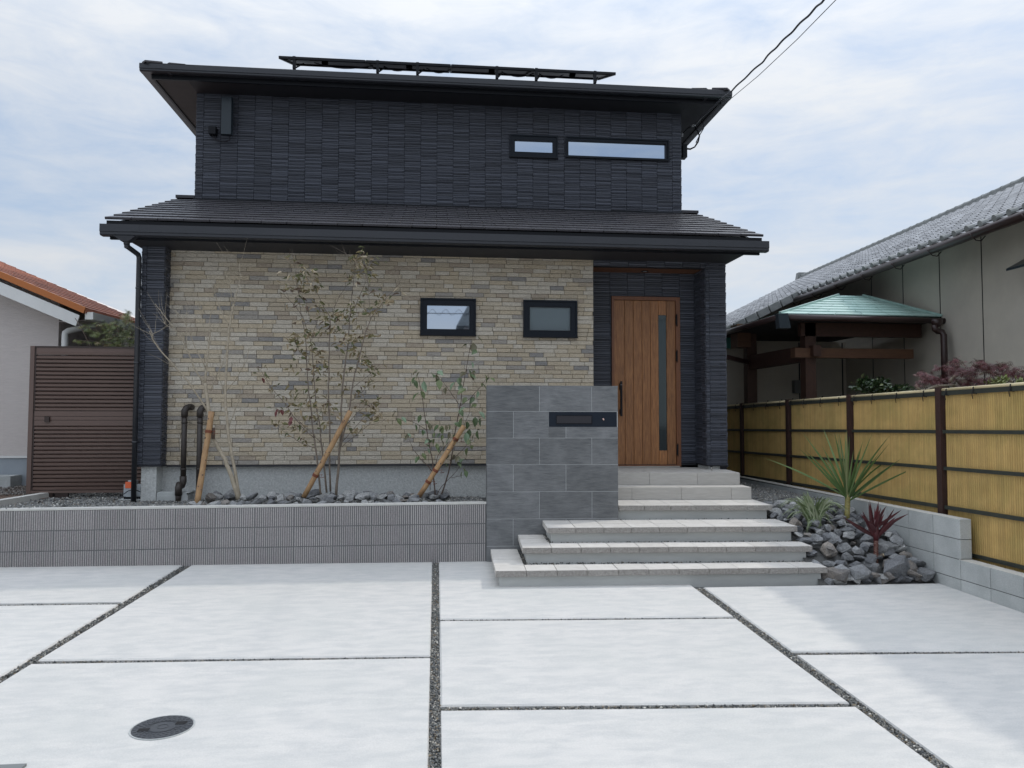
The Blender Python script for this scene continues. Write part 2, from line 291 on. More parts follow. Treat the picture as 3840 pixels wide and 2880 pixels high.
def pieces(items, name, parent, mat, unit, limit=300, stuff=None, front=None):
    """items: (size shown, matrix). the largest become parts of their own, the rest one part"""
    items = sorted(items, key=lambda t: -t[0]); V, Fc = unit
    if items:
        mb = MB(); mb.add(V, Fc); me = mb.mesh(name, mat)
        if front:
            me.materials.append(front)
            for p in me.polygons:
                if p.normal.y < -.6: p.material_index = 1
        for _, m in items[:limit]: link(name, me, parent, mw=m)
    if len(items) > limit:
        mb = MB()
        for _, m in items[limit:]: mb.add([m @ Vector(p) for p in V], Fc)
        mb.build(stuff or name + '_field', mat, parent, kind='stuff')
def subtract(rects, holes):
    for h in holes:
        out = []
        for (a, b, c, d) in rects:
            if h[0] >= b or h[1] <= a or h[2] >= d or h[3] <= c: out.append((a, b, c, d)); continue
            if a < h[0]: out.append((a, h[0], c, d))
            if h[1] < b: out.append((h[1], b, c, d))
            x0, x1 = max(a, h[0]), min(b, h[1])
            if c < h[2]: out.append((x0, x1, c, h[2]))
            if h[3] < d: out.append((x0, x1, h[3], d))
        rects = out
    return rects
def boxm(x0, x1, y0, y1, z0, z1): return Matrix.Translation(((x0 + x1) / 2, (y0 + y1) / 2, (z0 + z1) / 2)) @ Matrix.Diagonal((x1 - x0, y1 - y0, z1 - z0, 1))
def rnd(a, b): return random.uniform(a, b)

# ------------------------------------------------------------------ ground
MB().quad((-150, -150, -.30), (150, -150, -.30), (150, 150, -.30), (-150, 150, -.30)).build('ground', m_asph, kind='structure')
MB().quad((-150, -12, -.22), (150, -12, -.22), (150, -2.5, -.17), (-150, -2.5, -.17)).build('road', m_asph, kind='structure')
# concrete drive, slab by slab, parted by gravel joints
drive = thing('driveway', (0, 5, 0), None, None, kind='structure')
def G(p): return np.array(g(*p))
def lerp(a, b, t): return a + (b - a) * t
def ext(a, b, y):  # point of line a-b at this y
    t = (y - a[1]) / (b[1] - a[1]); return lerp(a, b, t)
def meet(p, q, r, s):  # lines p-q, r-s on the ground
    A = np.array([[q[0] - p[0], r[0] - s[0]], [q[1] - p[1], r[1] - s[1]]]); t = np.linalg.solve(A, [r[0] - p[0], r[1] - p[1]]); return p + (q - p) * t[0]
B1 = lambda x, y: (1580 + x / 1.8433, 2080 + y / 1.8433)
B2 = lambda x, y: (2640 + x / 1.8433, 2080 + y / 1.8433)
B3 = lambda x, y: (x / 1.8433, 2080 + y / 1.8433)
Lc = (G(B1(76, 60)), G(B1(47, 1475))); Rc = (G(B1(121, 60)), G(B1(137, 1475)))          # centre joint, left and right edge
Ll = (G(B3(1246, 80)), G(B3(0, 842))); Rl = (G(B3(1312, 80)), G(B3(0, 887)))            # left joint
Lr = (G(B2(0, 250)), G(B2(1610, 1475))); Rr = (G(B2(0, 225)), G(B2(1712, 1475)))        # right joint
Rr = (G(B1(1922, 205)), G(B2(1722, 1475))); Lr = (G(B1(1862, 205)), G(B2(1620, 1475)))
ja = (G(B3(0, 338)), G(B3(850, 327))), (G(B3(0, 351)), G(B3(810, 341)))
jb = (G(B3(290, 728)), G(B3(1540, 716))), (G(B3(215, 752)), G(B3(1540, 738)))
jb = (G(B3(260, 727)), G(B1(66, 695))), (G(B3(215, 752)), G(B1(62, 711)))
jc = (G(B1(131, 443)), G(B1(2150, 425))), (G(B1(133, 457)), G(B1(2180, 440)))
jd = (G(B1(137, 1040)), G(B2(990, 1018))), (G(B1(137, 1074)), G(B2(1045, 1046)))
je = (G(B2(600, 667)), G(B2(2212, 660))), (G(B2(645, 690)), G(B2(2212, 676)))
BACK = 8.95; FRONT = -2.5
slabs = []
XL, XR = -9.0, 5.13
def P2(x, y): return np.array([x, y, gz(y)])
def lx(line, x):
    a, b = line; t = (x - a[0]) / (b[0] - a[0]); return a + (b - a) * t
back = (P2(-9, BACK), P2(6, BACK)); front = (P2(-9, FRONT), P2(6, FRONT)); left = (P2(XL, 0), P2(XL, 9)); right = (P2(XR, 0), P2(XR, 9)); rockfront = (P2(3, 7.33), P2(5.2, 7.29))
slabs.append([meet(*left, *back), meet(*Ll, *back), meet(*Ll, *ja[0]), meet(*left, *ja[0])])
slabs.append([meet(*left, *ja[1]), meet(*Ll, *ja[1]), meet(*Ll, *front), meet(*left, *front)])
slabs.append([meet(*Rl, *back), meet(*Lc, *back), meet(*Lc, *jb[0]), meet(*Rl, *jb[0])])
slabs.append([meet(*Rl, *jb[1]), meet(*Lc, *jb[1]), meet(*Lc, *front), meet(*Rl, *front)])
slabs.append([meet(*Rc, *back), meet(*Lr, *back), meet(*Lr, *jc[0]), meet(*Rc, *jc[0])])
slabs.append([meet(*Rc, *jc[1]), meet(*Lr, *jc[1]), meet(*Lr, *jd[0]), meet(*Rc, *jd[0])])
slabs.append([meet(*Rc, *jd[1]), meet(*Lr, *jd[1]), meet(*Lr, *front), meet(*Rc, *front)])
slabs.append([meet(*Rr, *rockfront), meet(*right, *rockfront), meet(*right, *je[0]), meet(*Rr, *je[0])])
slabs.append([meet(*Rr, *je[1]), meet(*right, *je[1]), meet(*right, *front), meet(*Rr, *front)])
def slab_mesh(poly, bev=.010):
    poly = [np.array([p[0], p[1], gz(p[1])]) for p in poly]; c = sum(poly) / len(poly); n = len(poly)
    # rounded arris: inner top ring, outer ring a little lower, bottom; edges slightly wavering like tooled concrete
    ring = []
    for i in range(n):
        a, b = poly[i], poly[(i + 1) % n]; k = max(2, int(np.linalg.norm(b - a) / .12))
        for j in range(k): ring.append((lerp(a, b, j / k), j))
    cen = c; inner = []; outer = []; bot = []
    for p, j in ring:
        d = p - cen; d = d / np.linalg.norm(d[:2]); w = .0025 * pnoise(Vector((p[0] * 5, p[1] * 5, 3.1)))
        outer.append(p + np.array([d[0] * w, d[1] * w, -bev]))
        inner.append(p - np.array([d[0] * (bev * 1.3), d[1] * (bev * 1.3), 0])); bot.append(p + np.array([0, 0, -.11]))
    m = len(ring); mb = MB(); vs = inner + outer + bot
    fs = [tuple(range(m - 1, -1, -1))] + [(i, m + i, m + (i + 1) % m, (i + 1) % m) for i in range(m)] + [(m + i, 2 * m + i, 2 * m + (i + 1) % m, m + (i + 1) % m) for i in range(m)]
    mb.add(vs, fs); return mb
for p in slabs: slab_mesh(p).build('slab', m_conc, drive)
MB().quad((-9, FRONT, gz(FRONT) - .035), (5.13, FRONT, gz(FRONT) - .035), (5.13, BACK + .3, gz(BACK) - .030), (-9, BACK + .3, gz(BACK) - .030)).build('joint_bed', m_grbed, drive)
# pebbles
OCT = [(1, 0, 0), (-1, 0, 0), (0, 1, 0), (0, -1, 0), (0, 0, 1), (0, 0, -1)]
OF = [(0, 2, 4), (2, 1, 4), (1, 3, 4), (3, 0, 4), (2, 0, 5), (1, 2, 5), (3, 1, 5), (0, 3, 5)]
def pebbles(pts, s0, s1, name, mat, parent=None, flat=.6):
    P = np.array(pts, float); n = len(P); s = np.random.uniform(s0, s1, (n, 1)) * np.random.uniform(.7, 1.25, (n, 3)); s[:, 2] *= flat
    base = np.array(OCT)[None] * (1 + .35 * (np.random.rand(n, 6, 1) - .5)) + .22 * (np.random.rand(n, 6, 3) - .5)
    v = base * s[:, None, :]
    q = np.random.randn(n, 4); q[:, 1:3] *= .45; q /= np.linalg.norm(q, axis=1)[:, None]; w, x, y, z = q.T
    Rm = np.stack([1 - 2 * (y * y + z * z), 2 * (x * y - z * w), 2 * (x * z + y * w), 2 * (x * y + z * w), 1 - 2 * (x * x + z * z), 2 * (y * z - x * w), 2 * (x * z - y * w), 2 * (y * z + x * w), 1 - 2 * (x * x + y * y)], 1).reshape(n, 3, 3)
    v = np.einsum('nij,nkj->nki', Rm, v) + P[:, None, :]
    f = (np.array(OF)[None] + 6 * np.arange(n)[:, None, None]).reshape(-1, 3)
    me = bpy.data.meshes.new(name); me.vertices.add(6 * n); me.vertices.foreach_set('co', v.reshape(-1)); me.loops.add(len(f) * 3); me.loops.foreach_set('vertex_index', f.reshape(-1).astype('i'))
    me.polygons.add(len(f)); me.polygons.foreach_set('loop_start', np.arange(0, len(f) * 3, 3, dtype='i')); me.materials.append(mat); me.update(calc_edges=True); me.validate()
    return link(name, me, parent, kind='stuff')
jp = []
def strip(a0, a1, b0, b1, n, dz):
    for _ in range(n):
        t = random.random(); s = random.random(); p = lerp(lerp(a0, a1, t), lerp(b0, b1, t), s); jp.append((p[0], p[1], gz(p[1]) + dz + rnd(-.005, .007)))
for (a, b, n) in ((Lc, Rc, 5200), (Ll, Rl, 3600), (Lr, Rr, 4400)):
    f0, f1 = meet(*a, *back), meet(*a, *(P2(-9, 3.2), P2(6, 3.2))); h0, h1 = meet(*b, *back), meet(*b, *(P2(-9, 3.2), P2(6, 3.2)))
    if a is Lr: f0, h0 = meet(*a, *rockfront), meet(*b, *rockfront)
    strip(f0, f1, h0, h1, n, -.016)
for j, n in ((ja, 500), (jb, 1500), (jc, 1500), (jd, 1900), (je, 1300)): strip(j[0][0], j[0][1], j[1][0], j[1][1], n, -.020)
pebbles(jp, .006, .0115, 'joint_gravel', m_pbl, drive)

# ------------------------------------------------------------------ terrace behind the planter wall
PA, PB = np.array([-4.766, 8.928]), np.array([.60, 8.776])
PN = (PB - PA) / np.linalg.norm(PB - PA); PQ = np.array([-PN[1], PN[0]])    # along, and inwards (away from the road)
def pw(s, q, z): xy = PB + PN * s + PQ * q; return (xy[0], xy[1], z)         # s<0 runs to the left
zl = at(0, 1910, P=(PQ[0], PQ[1], 0, PQ @ PA))[2]; zr = at(1821, 1884, P=(PQ[0], PQ[1], 0, PQ @ PB))[2]
LEN = np.linalg.norm(PB - PA)
def ztop(s): return zr + (zl - zr) * (-s / LEN)
GZ = .615
MB().prism([(-14, 9.02, 0), (.62, 8.93, 0), (2.05, 8.93, 0), (2.05, 10.4, 0), (3.9, 10.4, 0), (3.9, 30, 0), (-14, 30, 0)], (0, 0, GZ - .03)).build('terrace', m_grbed, kind='structure')
gp = []
for _ in range(26000):
    x, y = rnd(-6.4, .58), rnd(8.97, 11.4)
    if x > -3.4 and y > 10.15: continue
    t = min(1, max(0, (y - 9.0) / .7)); gp.append((x, y, (ztop(-2) - .035) * (1 - t) + (GZ - .012) * t + rnd(-.006, .004) + .012 * pnoise(Vector((x * 2, y * 2, 0)))))
pebbles(gp, .009, .02, 'gravel', m_gravel)
MB().prism([(-6.4, 8.98, ztop(-5) - .05), (.58, 8.92, zr - .05), (.58, 9.7, GZ - .02), (-6.4, 9.7, GZ - .02)], (0, 0, -.02)).build('gravel_slope', m_grbed, kind='structure')

# ribbed retaining wall
rw = thing('retaining_wall', (-2, 8.9, 0), 'low ribbed grey block retaining wall holding the gravel bed left of the tiled mailbox wall', 'wall')
MB().add([pw(s, q, z) for s in (-9, -.002) for q, z in ((.012, -.15), (.012, ztop(s) - .022), (.13, ztop(s) - .022), (.13, -.15))], [(0, 1, 2, 3), (7, 6, 5, 4), (0, 4, 5, 1), (1, 5, 6, 2), (2, 6, 7, 3), (3, 7, 4, 0)]).build('wall_core', m_mort, rw)
cp = MB().add([pw(s, q, z) for s in (-9, -.002) for q, z in ((.004, ztop(s) - .02), (.004, ztop(s)), (.135, ztop(s)), (.135, ztop(s) - .02))], [(0, 1, 2, 3), (7, 6, 5, 4), (0, 4, 5, 1), (1, 5, 6, 2), (2, 6, 7, 3), (3, 7, 4, 0)]); cp.build('coping', m_cap, rw)
BW = .437; RH = .226; NR = 18
def ribbed():
    V = []; n = NR; prof = []
    for k in range(n):
        x = k / n; prof += [(x + .007, 1.0), (x + .012, .30), (x + .018, .05), (x + .026, .0), (x + .033, .05), (x + .039, .30), (x + .045, 1.0)]
    prof = [(-.5 + p[0] * .995, p[1]) for p in prof]; m = len(prof)
    for z in (-.5, .5): V += [(p[0], p[1] * 1.0, z) for p in prof]
    Fs = [(i, i + 1, m + i + 1, m + i) for i in range(m - 1)]
    V += [(p[0], 1.0, .5) for p in prof]; Fs += [(m + i, m + i + 1, 2 * m + i + 1, 2 * m + i) for i in range(m - 1)]
    return V, Fs
ru = ribbed(); items = []
ang = math.atan2(PN[1], PN[0]); tilt = (zl - zr) / LEN
off = 0.39 * .0
for r in range(3):
    s = -.004 - (BW * 0 if r % 1 == 0 else 0)
    k = 0
    while s > -6.2:
        w = BW
        s0, s1 = s - w, s; sm = (s0 + s1) / 2; zt = ztop(sm) - .024 - r * RH; h = RH - .011
        if r == 2: h = RH + .03
        c = pw(sm, 0, zt - h / 2); m = Matrix.Translation(c) @ Matrix.Rotation(ang, 4, 'Z') @ Matrix.Rotation(tilt, 4, 'Y') @ Matrix.Diagonal((w - .004, .018, h, 1))
        items.append((1, m)); s = s0; k += 1
pieces(items, 'block', rw, m_rib, ru)

# ------------------------------------------------------------------ tiled mailbox wall
ma = at(1826, 1600, Y=8.765); mbp = at(2318, 1600, Y=8.705)
MD = Vector((mbp[0] - ma[0], mbp[1] - ma[1], 0)).normalized(); MQ = Vector((-MD.y, MD.x, 0)); MO = Vector((ma[0], ma[1], 0))
MPl = (MQ.x, MQ.y, 0, MQ.dot(MO))
def mpx(u, v): p = Vector(at(u, v, P=MPl)); return ((p - MO).dot(MD), p.z)
A5 = lambda x, y: (1700 + x / 1.276, 1000 + y / 1.276)
MW = (Vector(mbp) - Vector(ma)).dot(MD)
Mw = Matrix.Translation(MO) @ Matrix.Rotation(math.atan2(MD.y, MD.x), 4, 'Z')
mz = mpx(*A5(158, 568))[1]
mail = thing('mailbox_wall', (1.3, 8.85, 0), 'chest high wall clad in dark slate tiles with a mailbox slot beside the steps', 'wall')
core = MB(); core.box(.004, MW - .004, .0025, .19, -.1, mz - .009); core.build('wall_core', m_grout, mail, ).matrix_basis = Mw
xs_a = [0] + [mpx(*A5(x, 620))[0] for x in (412, 662)] + [MW]; xs_b = [0] + [mpx(*A5(x, 880))[0] for x in (287, 539)] + [MW]
zs = [mpx(*A5(158, y))[1] for y in (568, 692, 820, 948, 1078, 1208, 1338)] + [-.05]
px0, pz0 = mpx(*A5(456, 768)); px1, pz1 = mpx(*A5(783, 694)); plate = (px0, px1 + .01, pz0, pz1)
items = []
for r in range(7):
    xs = xs_a if r % 2 == 0 else xs_b
    for a, b in zip(xs, xs[1:]):
        for q in subtract([(a + .003, b - .003, zs[r + 1] + .003, zs[r] - .003)], [plate]):
            if q[1] - q[0] < .01 or q[3] - q[2] < .01: continue
            items.append(((q[1] - q[0]) * (q[3] - q[2]), Mw @ boxm(q[0], q[1], 0, .006, q[2], q[3])))
# left return and top edge tiles
for r in range(7): items.append((.01, Mw @ Matrix.Translation((0, .105, (zs[r] + zs[r + 1]) / 2)) @ Matrix.Rotation(-math.pi / 2, 4, 'Z') @ Matrix.Diagonal((.19, .009, zs[r] - zs[r + 1] - .004, 1))))
pieces(items, 'tile', mail, m_slate, unit_block((.6, .006, .3), .0008, True))
tb = MB(); tb.box(0, MW, .0005, .2, mz - .0085, mz); tb.build('top_tile', m_slate, mail).matrix_basis = Mw
pl = MB(); pl.box(plate[0] + .003, plate[1] - .012, -.001, .0024, plate[2] + .003, plate[3] - .003); pl = pl.build('mailbox', m_plate, mail); pl.matrix_basis = Mw
A6 = lambda x, y: (2040 + x / 7.373, 1500 + y / 7.373)
f0 = mpx(*A6(350, 640)); f1 = mpx(*A6(1310, 440))
def sub(mb, name, mat, par, mw=None): return link(name, mb.mesh(name, mat), par, mw=mw)
fr = MB()
for q in subtract([(f0[0] - .006, f1[0] + .006, f0[1] - .008, f1[1] + .005)], [(f0[0], f1[0], f0[1], f1[1])]): fr.box(q[0], q[1], -.010, -.0012, q[2], q[3])
sub(fr, 'slot_frame', m_black, pl); sub(MB().box(f0[0], f1[0], -.006, -.0013, f0[1], f1[1]), 'slot_flap', m_flap, pl)
hx, hz = mpx(*A6(1640, 530)); cc_ = MB(); cc_.tube([(hx, .001, hz), (hx, -.0022, hz)], .011, 14); sub(cc_, 'intercom_hole', m_hole, pl)
wr = MB(); wr.tube([(hx - .003, .004, hz + .005), (hx, -.012, hz), (hx + .002, -.014, hz - .006), (hx + .004, -.004, hz - .011)], [.008, .010, .009, .006], 8); sub(wr, 'wire_end', m_wire, pl)

# ------------------------------------------------------------------ entrance steps
st = thing('entrance_steps', (2.3, 8.4, 0), 'six wide steps of pale concrete pavers and porch tiles leading to the wooden door', 'steps')
T = [((1857.3, 2141.9), (3102.5, 2127.2), .147), ((1959, 2054.4), (3047.6, 2047.9), .309), ((2052.6, 1979.5), (2994.7, 1973.4), .471), ((2320, 1896), (2899, 1894), .633)]
PVd = .30
pit = []; RX = 3.99
front_l = []
for i, (a, b, z) in enumerate(T):
    A, Bp = Vector(at(*a, Z=z)), Vector(at(*b, Z=z)); Bp.x = RX + .0 * i; d = (Bp - A); d.z = 0; dl = d.length; d.normalize(); q = Vector((-d.y, d.x, 0)); front_l.append((A, Bp, d, q))
    start = 0
    n = max(1, round(dl / .305)); w = dl / n; rot = Matrix.Rotation(math.atan2(d.y, d.x), 4, 'Z')
    for k in range(n):
        dep = PVd
        if i == 0 or i == 1: dep = .305
        c = A + d * (w * (k + .5)) + q * (dep / 2)
        pit.append((1, Matrix.Translation((c.x, c.y, z - .03 + rnd(-.0012, .0012))) @ rot @ Matrix.Rotation(rnd(-.002, .002), 4, 'Z') @ Matrix.Diagonal((w - .005, dep, .06, 1))))
    # side wing pavers running back to the mailbox wall
    if i < 2:
        yb = 8.76 if i == 0 else 8.755; L_ = (yb - A.y) - .305; m_ = round(L_ / .305); m_ = max(m_, 1); wl = L_ / m_
        for k in range(m_):
            c = A + d * (w / 2) + q * (.305 + wl * (k + .5)); pit.append((1, Matrix.Translation((c.x, c.y, z - .03)) @ rot @ Matrix.Diagonal((w, wl - .004, .06, 1))))
    if i == 2:
        L_ = 8.76 - A.y - .30
        for k in range(n):
            c = A + d * (w * (k + .5)) + q * (.302 + L_ / 2)
            if L_ > .05: pit.append((1, Matrix.Translation((c.x, c.y, z - .03)) @ rot @ Matrix.Diagonal((w - .005, L_ - .004, .06, 1))))
    if i == 3:
        for k in range(n):
            c = A + d * (w * (k + .5)) + q * (.302 + .17); pit.append((1, Matrix.Translation((c.x, c.y, z - .031)) @ rot @ Matrix.Diagonal((w - .005, .33, .06, 1))))
    # recessed concrete riser
    rz0 = (T[i - 1][2] - .07) if i else -.12; ins = .045; x0 = ins if i < 3 else -.02
    r = MB(); pa = A + d * x0 + q * ins; pb = A + d * (dl - ins - .01) + q * ins; pc = pb + q * 1.3; pd = pa + q * (1.3 if i == 3 else (8.75 - A.y - ins))
    if i < 3: pc = pb + q * (8.9 - pb.y)
    if i == 3: pc = pb + q * .55; pd = pa + q * .55
    z0 = -.12
    r.prism([(p.x, p.y, z0) for p in (pa, pb, pc, pd)], (0, 0, z - .06 - .001 * i - z0 - .0006)); r.build('riser', m_concs, st)
def unit_full(dims, c):
    bm = bmesh.new(); bmesh.ops.create_cube(bm, size=1)
    for v in bm.verts: v.co = Vector([v.co[i] * dims[i] for i in range(3)])
    bmesh.ops.bevel(bm, geom=bm.edges[:], offset=c, segments=1, affect='EDGES')
    V = [(v.co.x / dims[0], v.co.y / dims[1], v.co.z / dims[2]) for v in bm.verts]; Fs = [tuple(v.index for v in f.verts) for f in bm.faces]; bm.free(); return V, Fs
m_split = pm('split_face', (.43, .405, .375), (.31, .29, .27), ns=40, det=9, rough=.95, bump=1.0, bs=90, bd=.02, rand=.06, grain=(70, .2))
pieces(pit, 'paver', st, m_paver, unit_full((.305, .3, .06), .003), front=m_split)
# two tiled steps and porch floor
def ang_step(u0, u1, v0, v1, z): A = Vector(at(u0, v0, Z=z)); B_ = Vector(at(u1, v1, Z=z)); return A, B_
Z5, Z6 = .787, .945
A5_, B5_ = ang_step(2318, 2828, 1828, 1827, Z5); A6_, B6_ = ang_step(2318, 2789, 1773, 1773, Z6); B5_.x = 4.0; B6_.x = 3.99
core = MB()
core.prism([(A5_.x - .1, A5_.y + .024, .3), (B5_.x - .006, B5_.y + .012, .3), (B5_.x - .006, 10.3, .3), (A5_.x - .1, 10.3, .3)], (0, 0, Z5 - .012 - .3))
core.prism([(A6_.x - .2, A6_.y + .034, .5), (B6_.x - .006, B6_.y + .012, .5), (B6_.x - .006, 11.0, .5), (A6_.x - .2, 11.0, .5)], (0, 0, Z6 - .012 - .5)); core.build('step_core', m_grout, st)
A2 = lambda x, y: (2240 + x / 2.4578, 1700 + y / 2.4578)
tl = []
def tile_row(A, B, z0, z1, marks, plane_y):
    d = (B - A); d.z = 0; d.normalize(); ro = Matrix.Rotation(math.atan2(d.y, d.x), 4, 'Z'); L = (B - A).length
    xs = sorted([-.3] + [m for m in marks if 0 < m < L] + [L])
    for a, b in zip(xs, xs[1:]):
        c = A + d * ((a + b) / 2); tl.append((1, Matrix.Translation((c.x, c.y + .0055, (z0 + z1) / 2)) @ ro @ Matrix.Diagonal((b - a - .0035, .011, z1 - z0, 1))))
def mark(A, u, v, Y): return at(u, v, Y=Y)[0] - A.x
L0 = A5_ - Vector((.08, -.004, 0))
tile_row(A6_, B6_, Z5 + .002, Z6 - .0005, [mark(A6_, *A2(x, 230), A6_.y - .06) for x in (487, 918)], 0)
tile_row(A5_, B5_, .635, Z5 - .0005, [mark(A5_, *A2(x, 370), A5_.y - .05) for x in (327, 776, 1225)], 0)
for (A, B, z, y1, ms) in ((A6_, B6_, Z6, 10.72, (487, 918)), (A5_, B5_, Z5, A6_.y + .01, (327, 776, 1225))):
    d = (B - A); d.z = 0; L = d.length; d.normalize(); q = Vector((-d.y, d.x, 0)); xs = [-.12] + [mark(A, *A2(x, 230 if z == Z6 else 370), A.y - .05) for x in ms] + [L]; ro = Matrix.Rotation(math.atan2(d.y, d.x), 4, 'Z')
    yy = 0.011
    while A.y + yy < y1 - .03:
        w = min(.3, y1 - A.y - yy)
        for a, b in zip(xs, xs[1:]):
            c = A + d * ((a + b) / 2) + q * (yy + w / 2); tl.append((1, Matrix.Translation((c.x, c.y, z - .0055 + (.008 * (yy + w / 2) if z == Z6 else 0))) @ ro @ Matrix.Diagonal((b - a - .003, w - .003, .011, 1))))
        yy += w
    # exposed right end
    c = B + q * ((y1 - A.y) / 2) - d * .0055; tl.append((1, Matrix.Translation((c.x, c.y, z - .075 - .0055)) @ ro @ Matrix.Diagonal((.011, y1 - A.y - .01, .145, 1))))
pieces(tl, 'tile', st, m_tile2, unit_full((.6, .011, .16), .0012))
# dark chippings caught in the gaps
cp = []
for i in (1, 2, 3):
    A, B_, d, q = front_l[i]; zt = T[i - 1][2] - .004
    for _ in range(300 if i < 3 else 60):
        t = random.random() * (B_ - A).length; p = A + d * t + q * rnd(.02, .05); cp.append((p.x, p.y, zt + rnd(-.012, .004)))
    if i < 3:
        for _ in range(260): p = A + d * rnd(.005, .045) + q * rnd(.05, 8.74 - A.y); cp.append((p.x, p.y, zt + rnd(-.02, .006)))
pebbles(cp, .006, .013, 'chippings', m_pbl, st)
dsx = at(*A2(1052, 150), Y=10.02); ds = MB(); ds.tube([(dsx[0], 10.02, .948), (dsx[0], 10.02, .996)], .012, 16); tagm(ds.build('door_stop', m_steel), 'small steel cylinder door stop on the porch tiles by the dark pillar', 'door stop')
MB().tube([(dsx[0], 10.02, .996), (dsx[0], 10.02, 1.010)], .017, 16).build('cap', m_black, bpy.data.objects['door_stop'])

# ------------------------------------------------------------------ the house
YF, YP, YD, YU = 10.2, 10.0, 10.65, 12.0
house = thing('house', (0, 11, .6), 'two storey house with dark ribbed cladding, beige brick front and wooden door', 'house')
def px(u, v, Y): p = at(u, v, Y=Y); return p[0], p[2]
def rect(u0, v0, u1, v1, Y):
    a = px(u0, v0, Y); b = px(u1, v1, Y); return (a[0], b[0], b[1], a[1])
zb = at(627, 1745, Y=YF)[2]                       # bottom of the cladding
BXL = at(627, 1745, Y=YF)[0] - .06; BXR = px(2226, 1400, YF)[0]
ZS = px(1500, 940, YF)[1] + .1
w1 = rect(1576.7, 1118.4, 1783.9, 1259.4, YF); w2 = rect(1961.8, 1125.6, 2163.6, 1266, YF)
w1g = rect(1602, 1144.8, 1759.3, 1236.3, YF); w2g = rect(1985.7, 1152, 2137.3, 1241.3, YF)
w3 = rect(1911.4, 506, 2090.5, 596, YU); w4 = rect(2120.9, 513.5, 2507, 605, YU)
w3g = rect(1930.4, 527, 2072, 576, YU); w4g = rect(2130.4, 529, 2493.7, 598, YU)
bw = MB()
for q in subtract([(BXL, BXR - .002, zb, ZS)], [w1, w2]): bw.box(q[0], q[1], YF + .014, YF + .12, q[2], q[3])
bwall = bw.build('brick_wall', m_mortar, house)
ch = (1745 - 917) / 51.7 / F * YF * 1.003; items = []; z = zb + .002; row = 0
while z < ZS - .01:
    x = BXL - rnd(0, .2)
    while x < BXR:
        w = random.choice((.13, .17, .21, .24, .27, .31, .19, .25)); a, b = max(x, BXL), min(x + w, BXR)
        if b - a > .012:
            for q in subtract([(a + .0022, b - .0022, z + .0018, z + ch - .0028)], [w1, w2]):
                if q[1] - q[0] < .006 or q[3] - q[2] < .006: continue
                d = rnd(-.004, .004); m = boxm(q[0], q[1], YF - .004 + d, YF + .015, q[2], q[3])
                m = m @ Matrix.Rotation(rnd(-.03, .03), 4, 'X'); items.append(((q[1] - q[0]) * (q[3] - q[2]) + (.004 if q[0] > -2.8 and q[2] > 2.0 else 0), m))
        x += w
    z += ch; row += 1
pieces(items, 'brick', bwall, m_brick, unit_block((.2, .02, .055), .004))

# dark ribbed cladding: upright columns of thin strips
CW = .259
strips = []
def clad(x0, x1, z0, z1, Y, holes=(), axis='X', colw=CW, phase=0.0, seen=1.0):
    """Y is the wall face; for axis 'Y' the wall runs in depth at X=Y and x is the depth"""
    k = math.floor((x0 - phase) / colw); 
    while phase + k * colw < x1:
        a, b = max(x0, phase + k * colw), min(x1, phase + (k + 1) * colw); k += 1
        if b - a < .015: continue
        rs = random.Random(k * 7 + int(abs(Y) * 10)); z = z0 - rs.uniform(0, .04)
        pat = [.028, .018, .034, .022, .040, .016, .030, .024, .036, .020]; j = rs.randrange(10)
        while z < z1:
            h = pat[j % 10] * 1.05; j += 1; c, d = max(z, z0), min(z + h, z1); z += h
            if d - c < .006: continue
            pr = [.0, .004, .008, .003, .006][(j * 3 + k) % 5] + rs.uniform(0, .002)
            for q in subtract([(a + .0018, b - .0018, c + .0022, d - .0022)], holes):
                if q[1] - q[0] < .008 or q[3] - q[2] < .004: continue
                w_, h_ = q[1] - q[0], q[3] - q[2]; dep = .012 + pr
                if axis == 'X': m = boxm(q[0], q[1], Y - pr, Y + .012, q[2], q[3])
                elif axis == '-X': m = Matrix.Translation((Y - pr / 2 + .006, (q[0] + q[1]) / 2, (q[2] + q[3]) / 2)) @ Matrix.Rotation(-math.pi / 2, 4, 'Z') @ Matrix.Diagonal((w_, dep, h_, 1))
                else: m = Matrix.Translation((Y + pr / 2 - .006, (q[0] + q[1]) / 2, (q[2] + q[3]) / 2)) @ Matrix.Rotation(math.pi / 2, 4, 'Z') @ Matrix.Diagonal((w_, dep, h_, 1))
                m = m @ Matrix.Rotation(rs.uniform(.10, .28), 4, 'X') if axis == 'X' else m
                strips.append((w_ * h_ * seen, m))
dk = MB()
# left pillar
LX0 = px(513.5, 1745, YP)[0]; LX1 = px(601.5, 1745, YP)[0]; ZL = px(540, 915, YP)[1] + .05; zbp = px(560, 1746, YP)[1]
dk.box(LX0 + .012, LX1 - .012, YP + .012, YF + .02, zbp, ZL); clad(LX0, LX1, zbp, ZL, YP, phase=LX0 - .195); clad(YP + .01, YF + .01, zbp, ZL, LX1, axis='X+', seen=.3)
clad(YP + .01, 12, zbp, ZL, LX0, axis='-X', seen=.1); dk.box(LX0 + .012, LX0 + .1, YF, 19, zbp, ZL)
